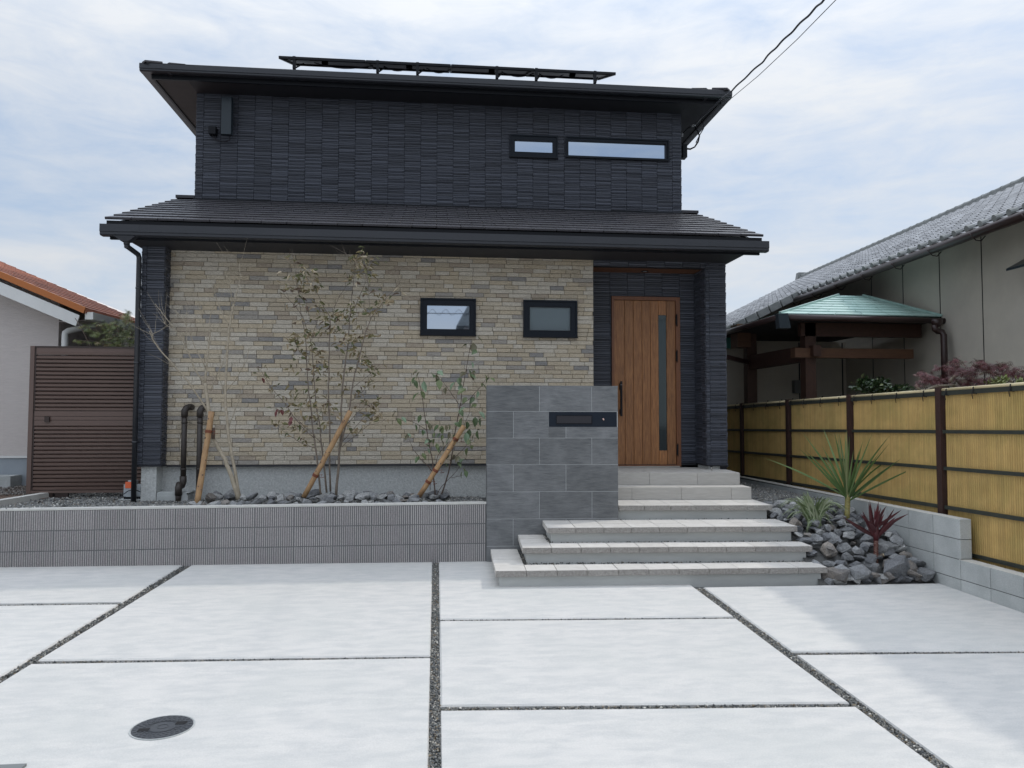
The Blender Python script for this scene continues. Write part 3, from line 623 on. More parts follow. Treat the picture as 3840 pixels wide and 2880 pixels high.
# porch: right pillar, lintel, inner walls
PX0 = px(2649, 1500, YF)[0]; PX1 = px(2727, 1600, YF)[0]; zp = .975; ZLn = px(2400, 1001, YF)[1]
dk.box(PX0 + .012, PX1 - .012, YF + .012, YD + .2, zp + .02, ZS); clad(PX0, PX1, zp + .035, ZS, YF, phase=PX0 + .055)
dk.box(BXR + .0, PX0 + .012, YF + .012, YF + .10, ZLn, ZS); clad(BXR + .002, PX0, ZLn, ZS, YF, phase=BXR - .02)
clad(YF + .012, YD, zp + .035, ZLn + .2, PX0, axis='-X', seen=.3); clad(YF, 13, zp, ZS, PX1, axis='X+', seen=.05); dk.box(PX1 - .1, PX1 - .012, YF, 19, .6, ZS)
dfr = rect(2292, 1111.6, 2552, 1746, YD)
for q in subtract([(BXR - .2, PX0 + .02, zp, ZLn + .3)], [(dfr[0], dfr[1], zp - .1, dfr[3])]): dk.box(q[0], q[1], YD + .012, YD + .12, q[2], q[3])
clad(BXR - .01, PX0 - .002, zp + .03, ZLn + .2, YD, holes=[(dfr[0] - .004, dfr[1] + .004, 0, dfr[3] + .004)], phase=dfr[0] - .02)
dk.box(BXR - .12, BXR - .006, YF + .10, YD + .1, zp, ZLn + .2)
# upper storey
UX0 = px(729.5, 760, YU)[0]; UX1 = px(2556.5, 790, YU)[0]; UZ0 = px(1600, 770, YU)[1] - .25; UZ1 = 6.93
for q in subtract([(UX0 + .012, UX1 - .012, UZ0, UZ1)], [w3, w4]): dk.box(q[0], q[1], YU + .012, YU + .12, q[2], q[3])
clad(UX0, UX1, UZ0, UZ1, YU, holes=[w3, w4], phase=UX0 - .145, seen=.55)
dk.box(UX0 + .012, UX0 + .12, YU + .1, 19, UZ0, UZ1); dk.box(UX1 - .12, UX1 - .012, YU + .1, 19, UZ0, UZ1)
clad(YU + .01, 15, UZ0, UZ1, UX1, axis='X+', seen=.05); clad(YU + .01, 15, UZ0, UZ1, UX0, axis='-X', seen=.05)
dwall = dk.build('dark_wall', m_darkback, house)
pieces(strips, 'siding_strip', dwall, m_dark, unit_block((.259, .016, .026), .003), stuff='siding_strip_field')
# pale edge board of the far side wall
MB().box(UX1 - .004, UX1 + .018, YU + .25, YU + .34, UZ0, 6.05).build('corner_post', m_insul, house)
MB().box(LX0 + .03, PX1 - .03, YD + .3, 19, .6, 3.9).build('inner_block', m_darkback, house); MB().box(UX0 + .15, UX1 - .15, YU + .35, 19, 3.9, 6.9).build('upper_inner_block', m_darkback, house)

# foundation and drip flashing
fx0 = px(528.7, 1800, YP + .03)[0]; fx1 = px(586, 1800, YP + .03)[0]
MB().box(fx0, fx1, YP + .03, YF + .06, .5, zbp - .012).build('foundation', m_found, house); MB().box(fx1 - .01, BXR - .01, YF + .05, YF + .2, .5, zb - .012).build('foundation', m_found, house)
fl = MB(); fl.box(LX0 - .012, LX1 + .01, YP - .012, YF + .02, zbp - .016, zbp - .001); fl.box(LX1 + .0105, BXR - .01, YF - .014, YF + .1, zb - .022, zb - .001); fl.box(PX0 + .0, PX1 + .012, YF - .012, YF + .2, zp + .018, zp + .032); fl.box(BXR, PX0 - .001, YD - .01, YD + .05, zp + .012, zp + .027)
fl.build('drip_flashing', m_metal, house); MB().box(PX0 + .03, PX1 - .03, YF + .03, YD, .5, zp + .017).build('foundation', m_found, house)

# windows
def window(o, gl_, Y, mat, sash=True, blind=False):
    f = MB()
    for q in subtract([o], [(o[0] + .022, o[1] - .022, o[2] + .022, o[3] - .022)]): f.box(q[0], q[1], Y - .045, Y + .05, q[2], q[3])
    w = f.build('window', m_win, house)
    if sash:
        s = MB(); i = (o[0] + .023, o[1] - .023, o[2] + .023, o[3] - .023)
        for q in subtract([i], [gl_]): s.box(q[0], q[1], Y - .030, Y + .04, q[2], q[3])
        sub(s, 'frame', m_win, w)
        s = MB(); gi = (gl_[0] - .008, gl_[1] + .008, gl_[2] - .008, gl_[3] + .008)
        for q in subtract([gi], [gl_]): s.box(q[0], q[1], Y - .035, Y - .0301, q[2], q[3])
        sub(s, 'glazing_bead', m_black, w)
    pn = MB(); pn.box(gl_[0] - .002, gl_[1] + .002, Y + .0, Y + .006, gl_[2] - .002, gl_[3] + .002) if sash else pn.box(o[0] + .022, o[1] - .022, Y + .0, Y + .006, o[2] + .022, o[3] - .022)
    sub(pn, 'pane', mat, w)
    sub(MB().box(o[0] - .006, o[1] + .006, Y - .055, Y - .02, o[2] - .012, o[2] - .001), 'sill', m_black, w)
    return w
window(w1, w1g, YF, m_glass); window(w2, w2g, YF, m_glass2); window(w3, w3g, YU, m_glass); window(w4, w4g, YU, m_glass)
# door
K3 = lambda x, y: (2200 + x / 1.8433, 900 + y / 1.8433)
d_ = MB(); fo = (dfr[0], dfr[1], .965, dfr[3]); li = (px(*K3(190, 1300), YD)[0], px(*K3(617, 1300), YD)[0], .99, px(*K3(400, 418), YD)[1])
for q in subtract([fo], [li]): d_.box(q[0], q[1], YD - .035, YD + .06, q[2], q[3])
door = d_.build('door', m_doorf, house)
xs = [px(*K3(x, 1300), YD)[0] for x in (190, 265, 325, 385, 443, 500, 554, 617)]; gz0 = px(*K3(530, 1455), YD)[1]; gz1 = px(*K3(520, 520), YD)[1]
pk = []
for i, (a, b) in enumerate(zip(xs, xs[1:])):
    if i == 5: pk += [(1, boxm(a + .0015, b - .0015, YD - .012, YD + .02, li[2] + .004, gz0)), (1, boxm(a + .0015, b - .0015, YD - .012, YD + .02, gz1, li[3] - .004))]
    else: pk.append((1, boxm(a + .002, b - .002, YD - .012, YD + .02, li[2] + .004, li[3] - .004)))
pieces(pk, 'plank', door, m_door, unit_full((.14, .03, 2.2), .003))
sub(MB().box(xs[0], xs[-1], YD + .012, YD + .03, li[2], li[3]), 'door_core', m_black, door)
sub(MB().box(xs[5] + .002, xs[6] - .002, YD + .0, YD + .006, gz0 + .001, gz1 - .001), 'glass_slit', m_glassd, door)
h = MB(); hu = px(*K3(230, 980), YD)[0] ; hz1 = px(*K3(230, 978), YD)[1]; hz0 = px(*K3(230, 1218), YD)[1]
h.bar((hu + .0, YD - .075, hz0), (hu, YD - .075, hz1), .028, .022, (0, 1, 0)); h.bar((hu + .002, YD - .09, hz0 + .12), (hu + .002, YD - .09, hz1 - .14), .02, .02, (0, 1, 0)); h.box(hu - .014, hu + .014, YD - .08, YD - .01, hz1 - .12, hz1 - .03); h.box(hu - .014, hu + .014, YD - .08, YD - .01, hz0 + .03, hz0 + .1); sub(h, 'handle', m_black, door)
sub(MB().box(hu - .0145, hu + .0145, YD - .088, YD - .086, hz1 - .054, hz1 - .050), 'handle_trim', m_steel, door)
for y in (557, 805, 1450):
    zc = px(*K3(620, y), YD)[1]; hg = MB(); hg.tube([(xs[-1] + .012, YD - .045, zc - .09), (xs[-1] + .012, YD - .045, zc + .09)], .008, 8); hg.box(xs[-1] - .004, xs[-1] + .02, YD - .045, YD - .034, zc - .07, zc + .07); sub(hg, 'hinge', m_black, door)
sub(MB().box(fo[0] + .0, fo[1] - .03, YD - .06, YD + .04, .955, .974), 'threshold', m_steel, door)
# porch ceiling
MB().box(BXR - .01, PX0 + .01, YF + .101, YD + .0, ZLn + .004, ZLn + .02).build('porch_ceiling', m_wsof, house)
lx_ = px(*K3(405, 215), YF + .28)[0]; dl = MB(); dl.tube([(lx_, YF + .3, ZLn + .003), (lx_, YF + .3, ZLn - .003)], .055, 20); dlo = dl.build('downlight', m_black, house); sub(MB().tube([(lx_, YF + .3, ZLn - .0031), (lx_, YF + .3, ZLn - .004)], .03, 16), 'lens', m_insul, dlo)

# lower roof
GY = 9.5
ga, gb = at(373, 838, Y=GY), at(2885, 904, Y=GY); gzt = ga[2]; gh = (878 - 838) / F * GY * .93
def gutter(x0, x1, y, zt, h, dpt=.12):
    gt = MB(); prof = [(0, 0), (0, -h * .72), (.010, -h * .76), (.010, -h), (.03, -h - .012), (dpt - .01, -h - .012), (dpt, -h), (dpt, 0), (dpt - .006, 0), (dpt - .006, -h + .01), (.016, -h + .01), (.006, -h * .6), (.006, 0)]
    vs = [(x, y + p[0], zt + p[1]) for x in (x0, x1) for p in prof]; n = len(prof)
    gt.add(vs, [tuple(range(n)), tuple(range(2 * n - 1, n - 1, -1))] + [(i, i + n, (i + 1) % n + n, (i + 1) % n) for i in range(n)]); return gt
gut = gutter(ga[0], gb[0], GY, gzt, gh).build('gutter', m_metal, house)
for u in (505, 1540, 2672):
    x = at(u, 870, Y=GY)[0]; sub(MB().box(x - .05, x + .05, GY - .0025, GY + .02, gzt - gh * .70, gzt - .004), 'gutter_joint', m_metal, gut)
vL = at(391, 810, Y=GY + .03); vR = at(2864.6, 881, Y=GY + .03); tz0 = (vL[2] + vR[2]) / 2
top = at(660, 742, Y=YU + .02); slope = (top[2] - tz0) / (YU + .02 - GY - .03)
SX0, SX1 = at(415, 900, Y=GY + .15)[0], at(2846, 958, Y=GY + .15)[0]
MB().box(SX0, SX1, GY + .125, GY + .16, gzt - gh - .035, gzt + .02).build('fascia', m_black, house)
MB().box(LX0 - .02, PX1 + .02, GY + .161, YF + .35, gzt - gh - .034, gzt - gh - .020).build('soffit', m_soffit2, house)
MB().prism([(SX0 + .02, GY + .165, gzt - .06), (SX0 + .02, YU + .1, gzt - .06), (SX0 + .02, YU + .1, top[2] - .05), (SX0 + .02, GY + .165, tz0 - .07)], (SX1 - SX0 - .04, 0, 0)).build('roof_deck', m_black, house)
lroof = MB().box(vL[0] + .015, vR[0] - .015, GY + .06, GY + .2, gzt - .06, tz0 - .038).build('lower_roof', m_black, house)
rows = 10; ty = (YU + .03 - (GY + .03)) / rows; nt = 27; tw = (vR[0] - vL[0]) / nt; th = math.atan(slope); items = []
for r in range(rows):
    y0 = GY + .03 + r * ty; z0 = tz0 + slope * (r * ty); sh = (.5 if r % 2 else 0) * tw
    xs = [vL[0] + k * tw + sh for k in range(nt + 1)]
    if r % 2: xs = [vL[0]] + xs[:-1] + [vR[0]]
    for a, b in zip(xs, xs[1:]):
        if b - a < .02: continue
        ln = (ty + .055) / math.cos(th); m = Matrix.Translation(((a + b) / 2, y0, z0 + rnd(-.0015, .0015))) @ Matrix.Rotation(th - .06, 4, 'X') @ Matrix.Translation((0, ln / 2, -.016)) @ Matrix.Diagonal((b - a - .003, ln, .034, 1)); items.append((b - a, m))
pieces(items, 'roof_tile', lroof, m_rooft, unit_full((.3, .3, .034), .005))
for sx, xx in ((-1, vL[0]), (1, vR[0])):
    e = MB(); x0, x1 = (xx + .0, UX0 - .005) if sx < 0 else (UX1 + .005, xx - .0); e.box(x0, x1, YU + .0, YU + .12, top[2] - .0, top[2] + .045); e.build('ridge_flashing', m_rooft, house)
MB().box(UX0, UX1, YU - .05, YU - .005, px(1600, 772, YU)[1] - .035, px(1600, 772, YU)[1] + .0).build('wall_flashing', m_black, house)
# verge boards under the tile ends
for xx in (vL[0] + .03, vR[0] - .06): MB().prism([(xx, GY + .16, tz0 - .12), (xx, GY + .16, tz0 - .05), (xx, YU + .1, top[2] - .05), (xx, YU + .1, top[2] - .16)], (.03, 0, 0)).build('verge_board', m_black, house)

# upper hipped roof
UG = 11.35
ua, ub = at(522, 235, Y=UG), at(2746, 340, Y=UG); uz = (ua[2] + ub[2]) / 2; uh = (261.5 - 234.8) / F * UG * .93; UB = 19.2
up = MB(); x0, x1 = ua[0], ub[0]
gutter(x0, x1, UG, uz, uh * 1.02).build('gutter', m_metal, house)
for u in (598, 1990, 2703):
    x = at(u, 300, Y=UG)[0]; MB().box(x - .05, x + .05, UG - .0025, UG + .02, uz - uh * .70, uz - .004).build('gutter_joint', m_metal, bpy.data.objects['gutter.001'])
for xa_ in (x0, x1 - .12): MB().box(xa_, xa_ + .12, UG + .121, UB, uz - uh - .01, uz).build('side_gutter', m_metal, house)
MB().box(x0 + .13, x1 - .13, UG + .13, UG + .17, uz - uh - .075, uz + .01).build('fascia', m_black, house)
for xa_ in (x0 + .13, x1 - .16): MB().box(xa_, xa_ + .03, UG + .171, UB, uz - uh - .06, uz).build('side_fascia', m_black, house)
so_ = MB(); so_.box(x0 + .161, UX0 + .01, UG + .172, UB, uz - uh - .045, uz - uh - .02); so_.build('soffit', m_soffit, house)
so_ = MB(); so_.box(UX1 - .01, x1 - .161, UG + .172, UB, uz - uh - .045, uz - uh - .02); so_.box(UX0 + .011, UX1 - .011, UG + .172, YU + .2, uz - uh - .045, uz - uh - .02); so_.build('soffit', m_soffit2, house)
hs = .38; hx0, hx1, hy0 = x0 + .14, x1 - .14, UG + .05; mid = (hx0 + hx1) / 2; rh = (mid - hx0) * hs; zr0 = uz + .03
A_, B_, C_, D_ = (hx0, hy0, zr0), (hx1, hy0, zr0), (hx1, UB - .05, zr0), (hx0, UB - .05, zr0); E_ = (mid - .02, hy0 + (mid - hx0), zr0 + rh); F_ = (mid + .02, UB - .05 - (mid - hx0) + .6, zr0 + rh)
hr = MB().add([A_, B_, C_, D_, E_, F_], [(0, 1, 4), (1, 2, 5, 4), (2, 3, 5), (3, 0, 4, 5), (3, 2, 1, 0)]).build('upper_roof', m_rooft, house)
its = []
n = 28; w = (hx1 - hx0) / n
for k in range(n): its.append((1, Matrix.Translation((hx0 + w * (k + .5), hy0 - .01, zr0 - .03 + rnd(-.003, .003))) @ Matrix.Rotation(math.atan(hs), 4, 'X') @ Matrix.Translation((0, .15, 0)) @ Matrix.Diagonal((w - .004, .34, .034, 1))))
for sd in (-1, 1):
    for k in range(6):
        x = (hx0 if sd < 0 else hx1); its.append((.9, Matrix.Translation((x, hy0 + w * (k + .5), zr0 - .034)) @ Matrix.Rotation(-sd * math.atan(hs), 4, 'Y') @ Matrix.Translation((-sd * .15, 0, 0)) @ Matrix.Diagonal((.34, w - .004, .034, 1))))
        cx = x - sd * (.02 + k * .25); its.append((.8, Matrix.Translation((cx, hy0 + .02 + k * .25, zr0 + .004 + (.02 + k * .25) * hs)) @ Matrix.Rotation(sd * math.pi / 4, 4, 'Z') @ Matrix.Rotation(.27, 4, 'X') @ Matrix.Diagonal((.10, .27, .03, 1))))
pieces(its, 'roof_tile', hr, m_rooft, unit_full((.3, .3, .034), .005))

# solar array
sa = thing('solar_array', (.2, 12, 7.1), 'row of solar panels on brackets above the front edge of the top roof', 'solar panels')
pa = at(1044, 211, Y=11.85); pb_ = at(2310, 272, Y=11.85); s_up = .385; dy = 1.18; n = 4; w = (pb_[0] - pa[0]) / n
for k in range(n):
    xa, xb = pa[0] + w * k + .008, pa[0] + w * (k + 1) - .008; y0, z0 = 11.85, (pa[2] + pb_[2]) / 2
    f = MB(); f.bar((xa, y0, z0 - .02), (xb, y0, z0 - .02), .03, .04); f.bar((xa, y0 + dy, z0 + dy * s_up - .02), (xb, y0 + dy, z0 + dy * s_up - .02), .03, .04); f.bar((xa + .01, y0, z0 - .02), (xa + .01, y0 + dy, z0 + dy * s_up - .02), .03, .04); f.bar((xb - .01, y0, z0 - .02), (xb - .01, y0 + dy, z0 + dy * s_up - .02), .03, .04)
    p = f.build('panel', m_black, sa); sub(MB().prism([(xa, y0, z0 - .012), (xb, y0, z0 - .012), (xb, y0 + dy, z0 - .012 + dy * s_up), (xa, y0 + dy, z0 - .012 + dy * s_up)], (0, 0, .012)), 'module', m_solar, p)
    sub(MB().box((xa + xb) / 2 - .05, (xa + xb) / 2 + .05, y0 + .25, y0 + .33, z0 + .04, z0 + .075), 'junction_box', m_black, p)
rz = lambda y: zr0 + (y - hy0) * hs
for u in (1105, 1417, 1566, 1863, 2010, 2229):
    x = at(u, 240, Y=11.9)[0]; b = MB(); b.box(x - .022, x + .022, 11.84, 11.90, rz(11.9) + .03, z0 + .01); b.bar((x, 11.85, rz(11.85) + .05), (x + .10, 12.1, z0 + .02), .02, .02); b.build('bracket', m_black, sa)
wz = MB()
for a, b in ((1180, 1400), (1440, 1540), (1600, 1690), (1880, 2000), (2020, 2110)):
    xa, xb = at(a, 240, Y=12)[0], at(b, 240, Y=12)[0]; wz.tube([(lerp(xa, xb, t), 11.95, z0 - .03 - .07 * math.sin(math.pi * t)) for t in np.linspace(0, 1, 9)], .008, 5)
wz.build('cable', m_cable, sa)

# downspout at the left corner (part of the house)
dp = [at(476, 890, Y=9.6), at(476, 922, Y=9.6), at(522, 958, Y=9.93)]; dxb = at(500.5, 1876, Y=9.93)
d2 = MB(); d2.tube([Vector(dp[0]) + Vector((0, 0, .02)), dp[0], Vector(dp[0]) - Vector((0, 0, .09))], .036, 14)
hp = Vector(dp[0]) - Vector((0, 0, .085)); tp = Vector((dp[2][0], 9.93, dp[2][2])); d2.tube([hp, hp - Vector((0, 0, .03)), hp.lerp(tp, .12) - Vector((0, 0, .02)), hp.lerp(tp, .92) - Vector((0, 0, .0)), tp - Vector((0, 0, .03)), tp - Vector((0, 0, .12)), (dxb[0], 9.93, GZ - .02)], .031, 14)
dsp = d2.build('downspout', m_metal, house)
hop = MB(); c = Vector(dp[0]); hop.prism([(c.x - .13, 9.515, gzt - gh - .01), (c.x + .13, 9.515, gzt - gh - .01), (c.x + .045, 9.53, gzt - gh - .075), (c.x - .045, 9.53, gzt - gh - .075)], (0, .1, 0)); sub(hop, 'outlet', m_metal, dsp)
for zc in (1.35, 2.35, 3.3):
    xx = dxb[0] + (dp[2][0] - dxb[0]) * (zc - .6) / (dp[2][2] - .6); k = MB(); k.tube([(xx, 9.93, zc - .012), (xx, 9.93, zc + .012)], .035, 14); k.box(xx, LX0 + .03, 9.985, 9.995, zc - .01, zc + .01); sub(k, 'clamp', m_metal, dsp)

# drain pipes beside the pillar
def drain(name, label, pts, r, clamps):
    t = thing(name, (pts[-1][0], pts[-1][1], GZ), label, 'pipe', 'brown pipes on the front wall')
    for i, seg in enumerate(pts_segments(pts)): MB().tube(seg, r, 16).build('pipe_run', m_pipe, t)
    return t
def pts_segments(p): return p
x1_ = at(690, 1650, Y=10.06)[0]; zt1 = at(690, 1537, Y=10.06)[2]; zb1 = at(690, 1806, Y=10.06)[2]; x2_ = at(669, 1850, Y=9.98)[0]; zb2 = at(669, 1822, Y=9.98)[2]
PR = .034
t1 = thing('drain_pipe', (x1_, 10.06, GZ), 'brown drain pipe with a jog near the gravel, nearer the dark pillar', 'pipe', 'brown pipes on the front wall')
MB().tube([(x1_, 10.06, zt1 - .02), (x1_, 10.06, zb1)], PR, 18).build('pipe_run', m_pipe, t1)
MB().tube([(x1_, 10.06, zt1 - .09), (x1_, 10.06, zt1 - .015), (x1_ + .012, 10.085, zt1 + .022), (x1_ + .035, 10.13, zt1 + .037), (x1_ + .045, 10.22, zt1 + .037)], PR + .008, 18).build('elbow', m_pipe, t1)
MB().tube([(x1_, 10.06, zb1 + .07), (x1_, 10.06, zb1), (x1_ - .01, 10.05, zb1 - .05), (x1_ - .045, 10.02, zb1 - .065)], PR + .008, 18).build('elbow', m_pipe, t1)
MB().tube([(x1_ - .03, 10.03, zb1 - .06), (x2_ + .005, 9.99, zb2 + .015), (x2_, 9.98, zb2 - .03), (x2_, 9.98, zb2 - .12)], PR + .009, 18).build('elbow', m_pipe, t1)
MB().tube([(x2_, 9.98, zb2 - .08), (x2_, 9.98, GZ - .03)], PR, 18).build('pipe_run', m_pipe, t1)
x3_ = at(748.6, 1650, Y=10.06)[0]
t2 = thing('drain_pipe', (x3_, 10.06, GZ), 'straight brown drain pipe partly behind the tall log stake', 'pipe', 'brown pipes on the front wall')
MB().tube([(x3_, 10.06, zt1 - .02), (x3_, 10.06, GZ - .03)], PR, 18).build('pipe_run', m_pipe, t2)
MB().tube([(x3_, 10.06, zt1 - .09), (x3_, 10.06, zt1 - .015), (x3_ + .012, 10.085, zt1 + .022), (x3_ + .035, 10.13, zt1 + .037), (x3_ + .045, 10.22, zt1 + .037)], PR + .008, 18).build('elbow', m_pipe, t2)
for t, x in ((t1, x1_), (t2, x3_)):
    for zc in (zt1 - .16, 1.0): k = MB(); k.tube([(x, 10.06, zc - .01), (x, 10.06, zc + .01)], PR + .004, 16); k.bar((x + .02, 10.06, zc), (x + .05, 10.21, zc - .012), .012, .006); k.build('clamp', m_pipe, t)
sb_ = MB(); sx0, sx1 = at(584, 1860, Y=9.99)[0], at(704, 1860, Y=9.99)[0]; sb_.box(sx0 + .01, sx1, 9.99, YF + .05, .55, .67); sb_.box(sx0 + .01, sx1 - .02, 10.0, YF + .05, .67, .70); sb_.box(sx0 + .01, sx1 + .01, 10.02, YF + .05, .7, .712)
tagm(sb_.build('concrete_footing', m_blk), 'low grey concrete footing against the wall under the brown pipes', 'footing')

# wall antenna
an = thing('wall_antenna', (at(848, 400, Y=YU - .2)[0], YU - .15, 6), 'flat dark tv antenna mounted upright on the upper wall under the eave', 'antenna')
ar = rect(827, 362, 869, 508, YU - .2); a_ = MB(); zc = 8
a_.add([(x, y, z) for z in (ar[2] + .02, ar[3]) for x, y in ((ar[0], YU - .15), (ar[0] + .015, YU - .2), (ar[1] - .015, YU - .2), (ar[1], YU - .15), (ar[1] - .02, YU - .11), (ar[0] + .02, YU - .11))], [(0, 1, 2, 3, 4, 5), (11, 10, 9, 8, 7, 6)] + [(i, i + 6, (i + 1) % 6 + 6, (i + 1) % 6) for i in range(6)]); a_.build('shell', m_ant, an)
MB().box(ar[0] + .05, ar[1] - .05, YU - .11, YU - .01, ar[2] + .1, ar[3] - .2).build('mount', m_black, an)
br = rect(783, 474, 809, 503, YU - .12); MB().box(br[0], br[1], YU - .14, YU - .01, br[2], br[3]).build('mast_box', m_black, an)
MB().tube([(br[0] + .05, YU - .08, br[2]), (br[1], YU - .05, br[2] - .08), (ar[0] + .05, YU - .06, ar[2] - .05), (ar[1] - .05, YU - .12, ar[2] - .04), (ar[1] - .05, YU - .13, ar[2] + .01)], .009, 6).build('cable', m_cable, an)

# service cable coming in to the right corner
K7 = lambda x, y: (2400 + x / 4.1475, 250 + y / 4.1475); K0 = lambda x, y: (2700 + x / 3.318, y / 3.318)
def line3(pts, ys): return [Vector(at(*p, Y=y)) for p, y in zip(pts, ys)]
sv = thing('service_cable', tuple(at(*K7(690, 1150), Y=12.25)), 'thick black overhead service cable anchored at the right upper corner of the house', 'cable')
pts = [K7(850, 900), K7(960, 795), K7(1250, 520), K7(1430, 375), K0(330, 950), K0(520, 780), K0(650, 635), K0(820, 470), K0(1000, 290), K0(1180, 110), K0(1290, 0), K0(1560, -250)]
n_ = len(pts); ys = np.linspace(12.2, 6.0, n_)**1; ys = 1 / np.linspace(1 / 12.2, 1 / 6.2, n_)
main = line3(pts, ys); wav = []
for i in range(len(main) - 1):
    for k in range(6):
        t = k / 6; p = main[i].lerp(main[i + 1], t); a = (i * 6 + k) * .9; wav.append(p + Vector((math.sin(a), 0, math.cos(a))) * .005)
MB().tube(wav + [main[-1]], .0105, 8).build('twisted_cable', m_cable, sv)
lp = MB()
for o in (0, .03): lp.tube([Vector(at(*K7(x, y), Y=12.22 + o)) for x, y in ((850, 930), (900, 1000 + o * 300), (925, 1080), (905, 1170 - o * 400), (850, 1250), (780, 1280 + o * 200), (700, 1270 + o * 200))], .012, 7)
lp.tube([Vector(at(*K7(x, y), Y=12.2)) for x, y in ((940, 815), (985, 890), (990, 960), (930, 1060), (870, 1180))], .008, 6); lp.build('drip_loop', m_cable, sv)
MB().tube([Vector(at(*K7(855, 905), Y=12.2)), Vector(at(*K7(800, 925), Y=12.25))], .022, 10).build('insulator', m_insul, sv); MB().tube([Vector(at(*K7(655, 1035), Y=12.27)), Vector(at(*K7(655, 1085), Y=12.27))], .02, 10).build('insulator', m_insul, sv)
MB().tube([Vector(at(*K7(800, 925), Y=12.25)), Vector(at(*K7(745, 960), Y=12.27)), Vector(at(*K7(660, 1040), Y=12.3))], .009, 6).build('anchor_rod', m_black, sv)
q = Vector(at(*K7(685, 1330), Y=12.28)); MB().box(q.x - .04, q.x + .03, 12.2, 12.35, q.z - .11, q.z + .11).build('conduit', m_black, sv)
MB().box(UX1 + .012, UX1 + .05, 12.2, 12.3, q.z - .12, q.z + .6).build('riser_bracket', m_black, sv)
pts = [K7(1280, 545), K7(1435, 480), K0(480, 940), K0(960, 490), K0(1440, 0), K0(1750, -320)]; wire = line3(pts, 1 / np.linspace(1 / 11.6, 1 / 6.5, 6))
tagm(MB().tube(wire, .0045, 6).build('thin_wire', m_cable), 'thin wire crossing the sky just below the thick cable', 'wire')

# ------------------------------------------------------------------ slatted gate screen at the left
gt = thing('slatted_gate', (-4.7, 10.5, GZ), 'tall dark brown horizontal slat screen left of the house pillar', 'gate')
GYt = 10.5; c3 = lambda x, y: (x / 2.011, 900 + y / 2.011); c6 = lambda x, y: (x / 2.765, 1500 + y / 2.765)
gx0 = at(*c3(232, 900), Y=GYt)[0]; gx1 = -3.2; gtz = at(*c3(500, 802), Y=GYt)[2]; gbz = at(*c6(700, 963), Y=GYt)[2]
MB().box(gx0, gx0 + .055, GYt - .02, GYt + .05, gbz - .01, gtz).build('post', m_brown, gt); MB().box(gx0 + .056, gx0 + .075, GYt - .01, GYt + .03, gbz, gtz - .02).build('stile', m_brownd, gt)
MB().box(gx0 + .076, gx1, GYt - .012, GYt + .03, gtz - .115, gtz - .02).build('top_rail', m_brown, gt); MB().box(gx0 + .056, gx1, GYt - .02, GYt + .035, gtz - .019, gtz).build('cap_rail', m_brownd, gt)
MB().box(gx0 + .056, gx1, GYt + .02, GYt + .03, gbz + .03, gtz - .12).build('back_panel', m_brownd, gt)
ys1 = np.linspace(848, 1292, 16)[:-1]; sl = []
def slz(y): return at(*c3(600, y), Y=GYt)[2]
zA, zB = slz(840), slz(1290); zC, zD = at(*c6(700, 268), Y=GYt)[2], at(*c6(700, 935), Y=GYt)[2]
def slats(zt, zb, n):
    p = (zt - zb) / n; V = []
    for k in range(n): sl.append((1, Matrix.Translation(((gx0 + .08 + gx1) / 2, GYt, zt - p * (k + .5))) @ Matrix.Diagonal((gx1 - gx0 - .08, 1, p, 1))))
slats(zA, zB, 15); slats(zC, zD, 16)
SU = ([(-.5, .016, .5), (.5, .016, .5), (.5, -.018, .18), (-.5, -.018, .18), (-.5, -.016, -.36), (.5, -.016, -.36), (.5, .02, -.36), (-.5, .02, -.36)], [(0, 3, 2, 1), (3, 4, 5, 2), (4, 7, 6, 5)])
pieces(sl, 'slat', gt, m_brown, SU)
mr = MB(); zq = [zB, zB - (zB - zC) * .36, zB - (zB - zC) * .62, zC]
for a, b in zip(zq, zq[1:]): mr.box(gx0 + .076, gx1, GYt - .018, GYt + .01, b + .003, a - .002)
mr.build('middle_rail', m_brown, gt); lc = at(*c6(490, 200), Y=GYt - .03); MB().box(lc[0] - .03, lc[0] + .03, GYt - .045, GYt - .0185, lc[2] - .035, lc[2] + .035).build('lock', m_brownd, gt)
MB().box(gx0 + .056, gx1, GYt - .02, GYt + .03, gbz, zD - .002).build('bottom_rail', m_brown, gt)
for u in (480, 640): x = at(*c6(u, 990), Y=GYt)[0]; MB().box(x - .08, x + .08, GYt - .01, GYt + .03, GZ - .05, gbz - .001).build('foot', m_brownd, gt)

# blower unit
bl = thing('air_blower', (at(490, 1850, Y=10.25)[0], 10.25, GZ), 'small grey plastic air blower with an orange label behind the downspout', 'pump')
KB = lambda x, y: (450 + x / 7.373, 1700 + y / 7.373); r_ = rect(*KB(62, 760), *KB(520, 1200), 10.2)
bm = bmesh.new(); bmesh.ops.create_cube(bm, size=1)
for v in bm.verts: v.co = Vector(((r_[0] + r_[1]) / 2 + v.co.x * (r_[1] - r_[0]), 10.28 + v.co.y * .16, (r_[2] + r_[3]) / 2 + v.co.z * (r_[3] - r_[2])))
bmesh.ops.bevel(bm, geom=[e for e in bm.edges if (e.verts[0].co.z + e.verts[1].co.z) / 2 > r_[2] + .02], offset=.05, segments=4, affect='EDGES'); me = bpy.data.meshes.new('shell'); bm.to_mesh(me); bm.free(); me.materials.append(m_gplas); link('shell', me, bl)
r2 = rect(*KB(140, 790), *KB(300, 965), 10.19); MB().box(r2[0], r2[1], 10.196, 10.2, r2[2], r2[3]).build('warning_label', m_orange, bl)
